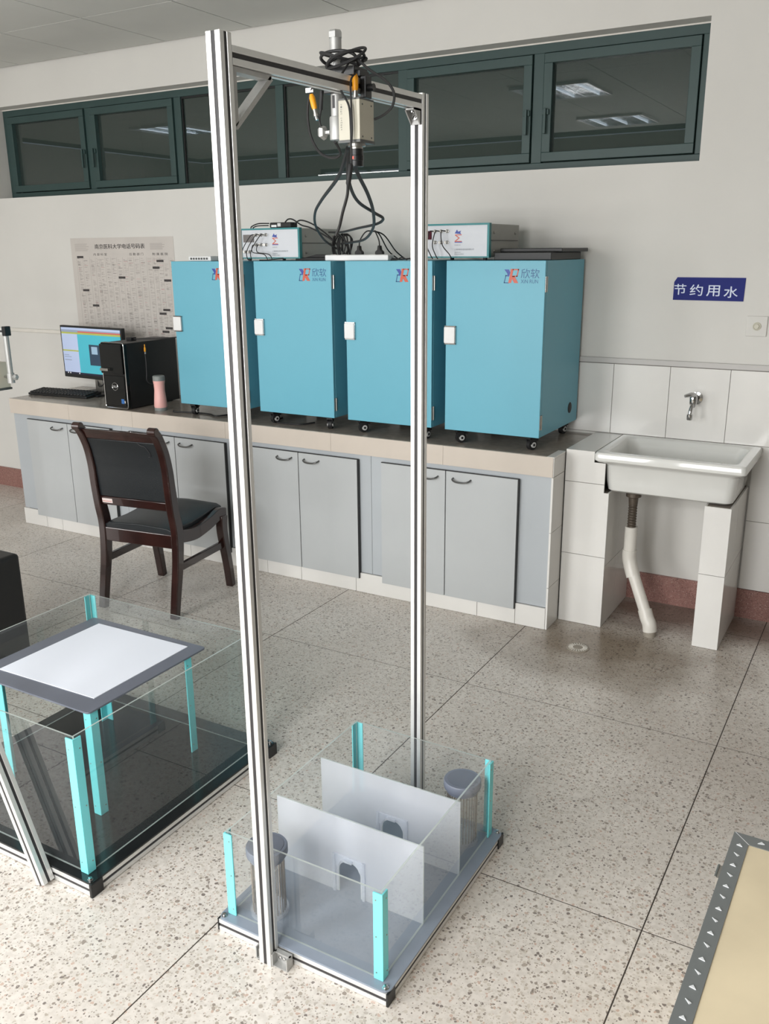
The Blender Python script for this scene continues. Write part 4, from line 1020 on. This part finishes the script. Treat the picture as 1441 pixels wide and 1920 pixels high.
def divider(y, dy, parent):
    """frosted sheet with an arched doorway, built as one outline ring split in two loops"""
    x0, x1, z0, z1 = wx0+t5+.001, wx1-.001, .0405, .272
    cxx = -1.092 if dy == 0 else -1.082
    hw = .034; zc = .108
    left = [(x0, z0), (cxx-hw, z0), (cxx-hw, zc)] + [(cxx-hw*math.cos(R(a)), zc+hw*math.sin(R(a))) for a in range(15, 91, 15)] + [(cxx, z1), (x0, z1)]
    right = [(x1, z0), (x1, z1), (cxx, z1)] + [(cxx+hw*math.cos(R(a)), zc+hw*math.sin(R(a))) for a in range(90, 14, -15)] + [(cxx+hw, zc), (cxx+hw, z0)]
    m_ = MB()
    for poly in (left, right):
        n = len(poly); m_.prism(poly, y-.002, y+.002, 'y')
        for i in range(n):
            a = poly[i]; b = poly[(i+1) % n]; inner = abs(a[0]-cxx) < 1e-6 and abs(b[0]-cxx) < 1e-6
            m_.mi[-n+i] = 0 if inner else 1
    o = m_.build('divider', 'frosted', parent, m2='acrylic_edge')
    g = MB()
    for s_ in (-1, 1): g.box(cxx+s_*(hw+.012)-.004, cxx+s_*(hw+.012)+.004, y-.008, y-.002, z0, .158)
    g.prism([(cxx-hw-.008, .158), (cxx-hw-.008, .12), (cxx-hw, .122), (cxx-hw*.7, .142), (cxx-.002, .150), (cxx+hw*.7, .142), (cxx+hw, .122), (cxx+hw+.008, .12), (cxx+hw+.008, .158)], y-.006, y-.0025, 'y')
    g.box(cxx-.014, cxx+.014, y-.014, y-.006, .147, .153)
    g.build('door_guide', 'frosted_clear', o)
divider(1.685, 0, mz_); divider(1.900, 1, mz_)
def cage(x, y, label):
    t = thing('wire_cage', label, 'cage', (x, y, .0402), 'grey-lidded wire cages in the maze')
    MB().lathe((x, y, 0), [(.050, .0404), (.050, .050), (.041, .0505), (.041, .0502), (.0, .0502)][:3]+[(.002, .0505)], 36).build('base_ring', 'frosted_clear', t, True)
    rod = None
    for k in range(30):
        a = 2*math.pi*k/30
        q = MB().cyl((x+.043*math.cos(a), y+.043*math.sin(a), .050), (x+.043*math.cos(a), y+.043*math.sin(a), .206), .0014, 6).build('rod', 'rod_steel', t, True) if rod is None else None
        if rod is None: rod = q
        else:
            c = rod.copy(); COL.objects.link(c); c.parent = t; c.rotation_euler = (0, 0, a)
    MB().lathe((x, y, 0), [(.046, .204), (.047, .214), (.053, .216), (.054, .219), (.054, .237), (.052, .240)], 40).build('lid', 'lid_grey', t, True)
    MB().lathe((x, y, 0), [(.044, .2402), (.044, .2408)], 40).build('lid_disc', 'plate_slate', t, True)
cage(-.934, 2.048, 'grey-lidded wire cage in the far right corner of the maze')
cage(-1.246, 1.533, 'grey-lidded wire cage behind the near aluminium post')

# ---------------------------------------------------------------- left apparatus: black base with clear box
lx0, lx1, ly0, ly1 = -2.575, -1.729, 1.366, 2.206
of = thing('open_field_box', 'large clear box with cyan corner posts on a black base', 'test box', ((lx0+lx1)/2, (ly0+ly1)/2, 0))
for y in (ly0+.018, ly1-.018): profile('rail', (lx0+.004, y, .0205), (lx1-.006, y, .0205), .036, of)
for x in (lx0+.018, lx1-.020): profile('rail', (x, ly0+.038, .0205), (x, ly1-.038, .0205), .036, of)
for x0, x1, y0, y1 in ((lx1-.006, lx1+.004, ly0-.003, ly0+.040), (lx1-.006, lx1+.004, ly1-.040, ly1+.003), (lx0, lx0+.004, ly0, ly0+.036), (lx0, lx0+.004, ly1-.036, ly1)):
    MB().box(x0, x1, y0, y1, .0, .043).build('end_cap', 'plastic_black', of, bevel=.002)
MB().prism(rrect(lx0, lx1, ly0, ly1, .012, 4), .0390, .0450, 'z').build('base_plate', 'base_black', of, bevel=.001)
ax0, ax1, ay0, ay1, az0, az1 = -2.530, -1.768, 1.394, 2.150, .0452, .472
MB().sheet(ax0, ax1, ay0, ay0+t5, az0, az1).build('front_wall', 'acrylic_smoky', of, m2='acrylic_edge')
MB().sheet(ax0, ax1, ay1-t5, ay1, az0, az1).build('rear_wall', 'acrylic_smoky', of, m2='acrylic_edge')
MB().sheet(ax0, ax0+t5, ay0+t5, ay1-t5, az0, az1).build('side_wall', 'acrylic_smoky', of, m2='acrylic_edge')
MB().sheet(ax1-t5, ax1, ay0+t5, ay1-t5, az0, az1).build('side_wall', 'acrylic_smoky', of, m2='acrylic_edge')
for x, y, sx, sy in ((ax1+e_, ay0-e_, -1, 1), (ax0-e_, ay0-e_, 1, 1), (ax1+e_, ay1+e_, -1, -1), (ax0-e_, ay1+e_, 1, -1)):
    angle_post(x, y, sx, sy, az0+.0002, .466, of, wd=.029)
for x in (lx0+.014, lx1-.014):
    for y in (ly0+.012, ly1-.012):
        MB().lathe((x, y, 0), [(.008, .0452), (.008, .0464), (.0055, .047), (.0055, .052), (.003, .0525)], 14).build('corner_screw', 'chrome', of, True)
tb = thing('small_table', 'grey-topped table on cyan legs standing inside the clear box', 'table', (-2.2, 1.85, .045))
MB().prism(rrect(-2.470, -1.931, 1.588, 2.108, .012, 4), .398, .404, 'z').build('table_top', 'plate_slate', tb, bevel=.001)
for x, y, sx, sy in ((-1.938, 1.600, -1, 1), (-2.375, 1.606, 1, 1), (-1.938, 2.040, -1, -1), (-2.375, 2.040, 1, -1)):
    angle_post(x, y, sx, sy, .0452, .3978, tb, wd=.030, name='leg')
ws = MB().prism([(-2.408, 1.650), (-1.984, 1.660), (-1.986, 2.078), (-2.406, 2.071)], .4042, .4062, 'z').build('white_sheet', 'paper')
tag(ws, 'white square sheet lying on the grey table top', 'sheet')

# leaning profile at the left, black chamber, second camera stand
lp = thing('leaning_profile', 'slotted aluminium bar leaning left in front of the black base', 'aluminium bar', (-1.87, 1.345, 0))
a0 = Vector((-1.8905, 1.345, .004)); a1 = a0 + Vector((-math.sin(R(21.5)), 0, math.cos(R(21.5))))*1.35
profile('bar', a0, a1, .036, lp, upv=(0, 1, 0))
bc = thing('black_chamber', 'tall matt black box on the floor at the left edge', 'box', (-3.36, 2.05, 0))
MB().box(-3.62, -3.108, 1.80, 2.30, .006, .492).build('shell', 'case_black', bc, bevel=.018, seg=4)
for x in (-3.57, -3.16):
    for y in (1.85, 2.25): MB().lathe((x, y, 0), [(.02, 0), (.02, .012)], 14).build('foot', 'rubber_black', bc)
cs = thing('camera_stand', 'aluminium stand with hanging camera pole at the left edge', 'camera stand', (-4.45, 2.9, 0))
profile('post', (-4.45, 2.9, .02), (-4.45, 2.9, 1.50), .034, cs); MB().box(-4.60, -4.30, 2.70, 3.10, 0, .02).build('foot_plate', 'plastic_black', cs, bevel=.003)
profile('arm', (-4.43, 2.9, 1.395), (-3.83, 2.9, 1.395), .034, cs)
MB().box(-3.832, -3.808, 2.885, 2.92, 1.372, 1.418).build('arm_cap', 'plastic_black', cs, bevel=.003)
MB().tube([(-3.828, 2.902, 1.15), (-3.828, 2.902, 1.376)], .0135, 20).build('pole', 'cast_aluminium', cs, True)
MB().tube([(-3.828, 2.902, 1.142), (-3.828, 2.902, 1.19)], .0175, 20).build('collar', 'cast_aluminium', cs, True)
MB().lathe((-3.812, 2.902, 1.172), [(.006, 0), (.006, .012), (.015, .014), (.016, .024), (.010, .03)], 6, 'x').build('clamp_knob', 'cast_aluminium', cs)
MB().box(-3.935, -3.872, 2.86, 2.93, 1.115, 1.24).build('camera_body', 'camera_beige', cs, bevel=.002)
MB().box(-3.936, -3.866, 2.858, 2.932, 1.105, 1.115).build('camera_plate', 'camera_dark', cs)
MB().tube([(-3.872, 2.90, 1.17), (-3.842, 2.902, 1.165)], .006, 10).build('swivel', 'chrome', cs, True)

for c_ in cs.children:
    if not c_.name.startswith(('post', 'foot_plate')): c_.location.z -= .055; c_.location.x += .015

# ---------------------------------------------------------------- plywood topped crate, bottom right
kc = thing('steel_edged_crate', 'plywood-topped crate with grey steel edging at the lower right', 'crate', (.15, 1.45, 0))
KZ = .42
A = Vector((-.185, 1.905))
KT = Matrix.Translation((A.x, A.y, 0)) @ Matrix.Rotation(R(-0.8), 4, 'Z')
KW, KD, EW = .62, .95, .034
MB().box(.004, KW-.004, -KD+.004, -.004, .0, KZ-.004, KT).build('body', 'ply', kc)
MB().box(EW*.9, KW-EW*.9, -KD+EW*.9, -EW*.9, KZ-.004, KZ-.001, KT).build('top_panel', 'ply', kc)
def strip(poly, lab=None):
    return MB().prism(poly, KZ-.002, KZ+.0008, 'z', KT).build('edge_strip', 'steel_grey', kc)
g_ = .0008
strip([(0, -g_), (EW, -EW-g_), (EW, -KD+EW), (0, -KD)])
strip([(g_, 0), (KW, 0), (KW-EW, -EW), (EW+g_, -EW)])
strip([(KW, -g_), (KW, -KD), (KW-EW, -KD+EW), (KW-EW, -EW-g_)])
strip([(g_, -KD), (EW+g_, -KD+EW), (KW-EW-g_, -KD+EW), (KW-g_, -KD)])
MB().prism([(0, 0), (.001, 0), (EW+.001, -EW), (EW, -EW)], KZ+.0003, KZ+.0012, 'z', KT).build('mitre_line', 'tab_bright', kc)
for side in range(2):
    m_ = MB(); 
    if side == 0: m_.box(-.002, 0, -KD, 0, KZ-.036, KZ, KT)
    else: m_.box(0, KW, 0, .002, KZ-.036, KZ, KT)
    m_.build('edge_flange', 'steel_grey', kc)
k = 0; yy = -.045
while yy > -KD+.05:
    up = (k % 2 == 0)
    if up: poly = [(EW*.32, yy-.003), (EW*.68, yy-.005), (EW*.50, yy+.004)]
    else: poly = [(EW*.32, yy+.005), (EW*.58, yy-.005), (EW*.68, yy-.001)]
    MB().prism(poly, KZ+.0008, KZ+.0024, 'z', KT).build('pressed_tab', 'tab_bright', kc)
    yy -= .0385; k += 1
for k in range(14):
    x = .058+k*.040; s_ = 1 if k % 2 else -1
    MB().prism([(x-.007, -EW*.5+.004*s_), (x+.007, -EW*.5), (x, -EW*.5-.006*s_)], KZ+.0008, KZ+.0024, 'z', KT).build('pressed_tab', 'tab_bright', kc)
lt_ = MB(); lt_.box(-.010, -.002, -.165, -.120, KZ-.040, KZ-.012, KT); lt_.tube([KT @ Vector((-.011, -.165, KZ-.012)), KT @ Vector((-.011, -.120, KZ-.012))], .0025, 8)
lt_.build('hinge', 'steel', kc)
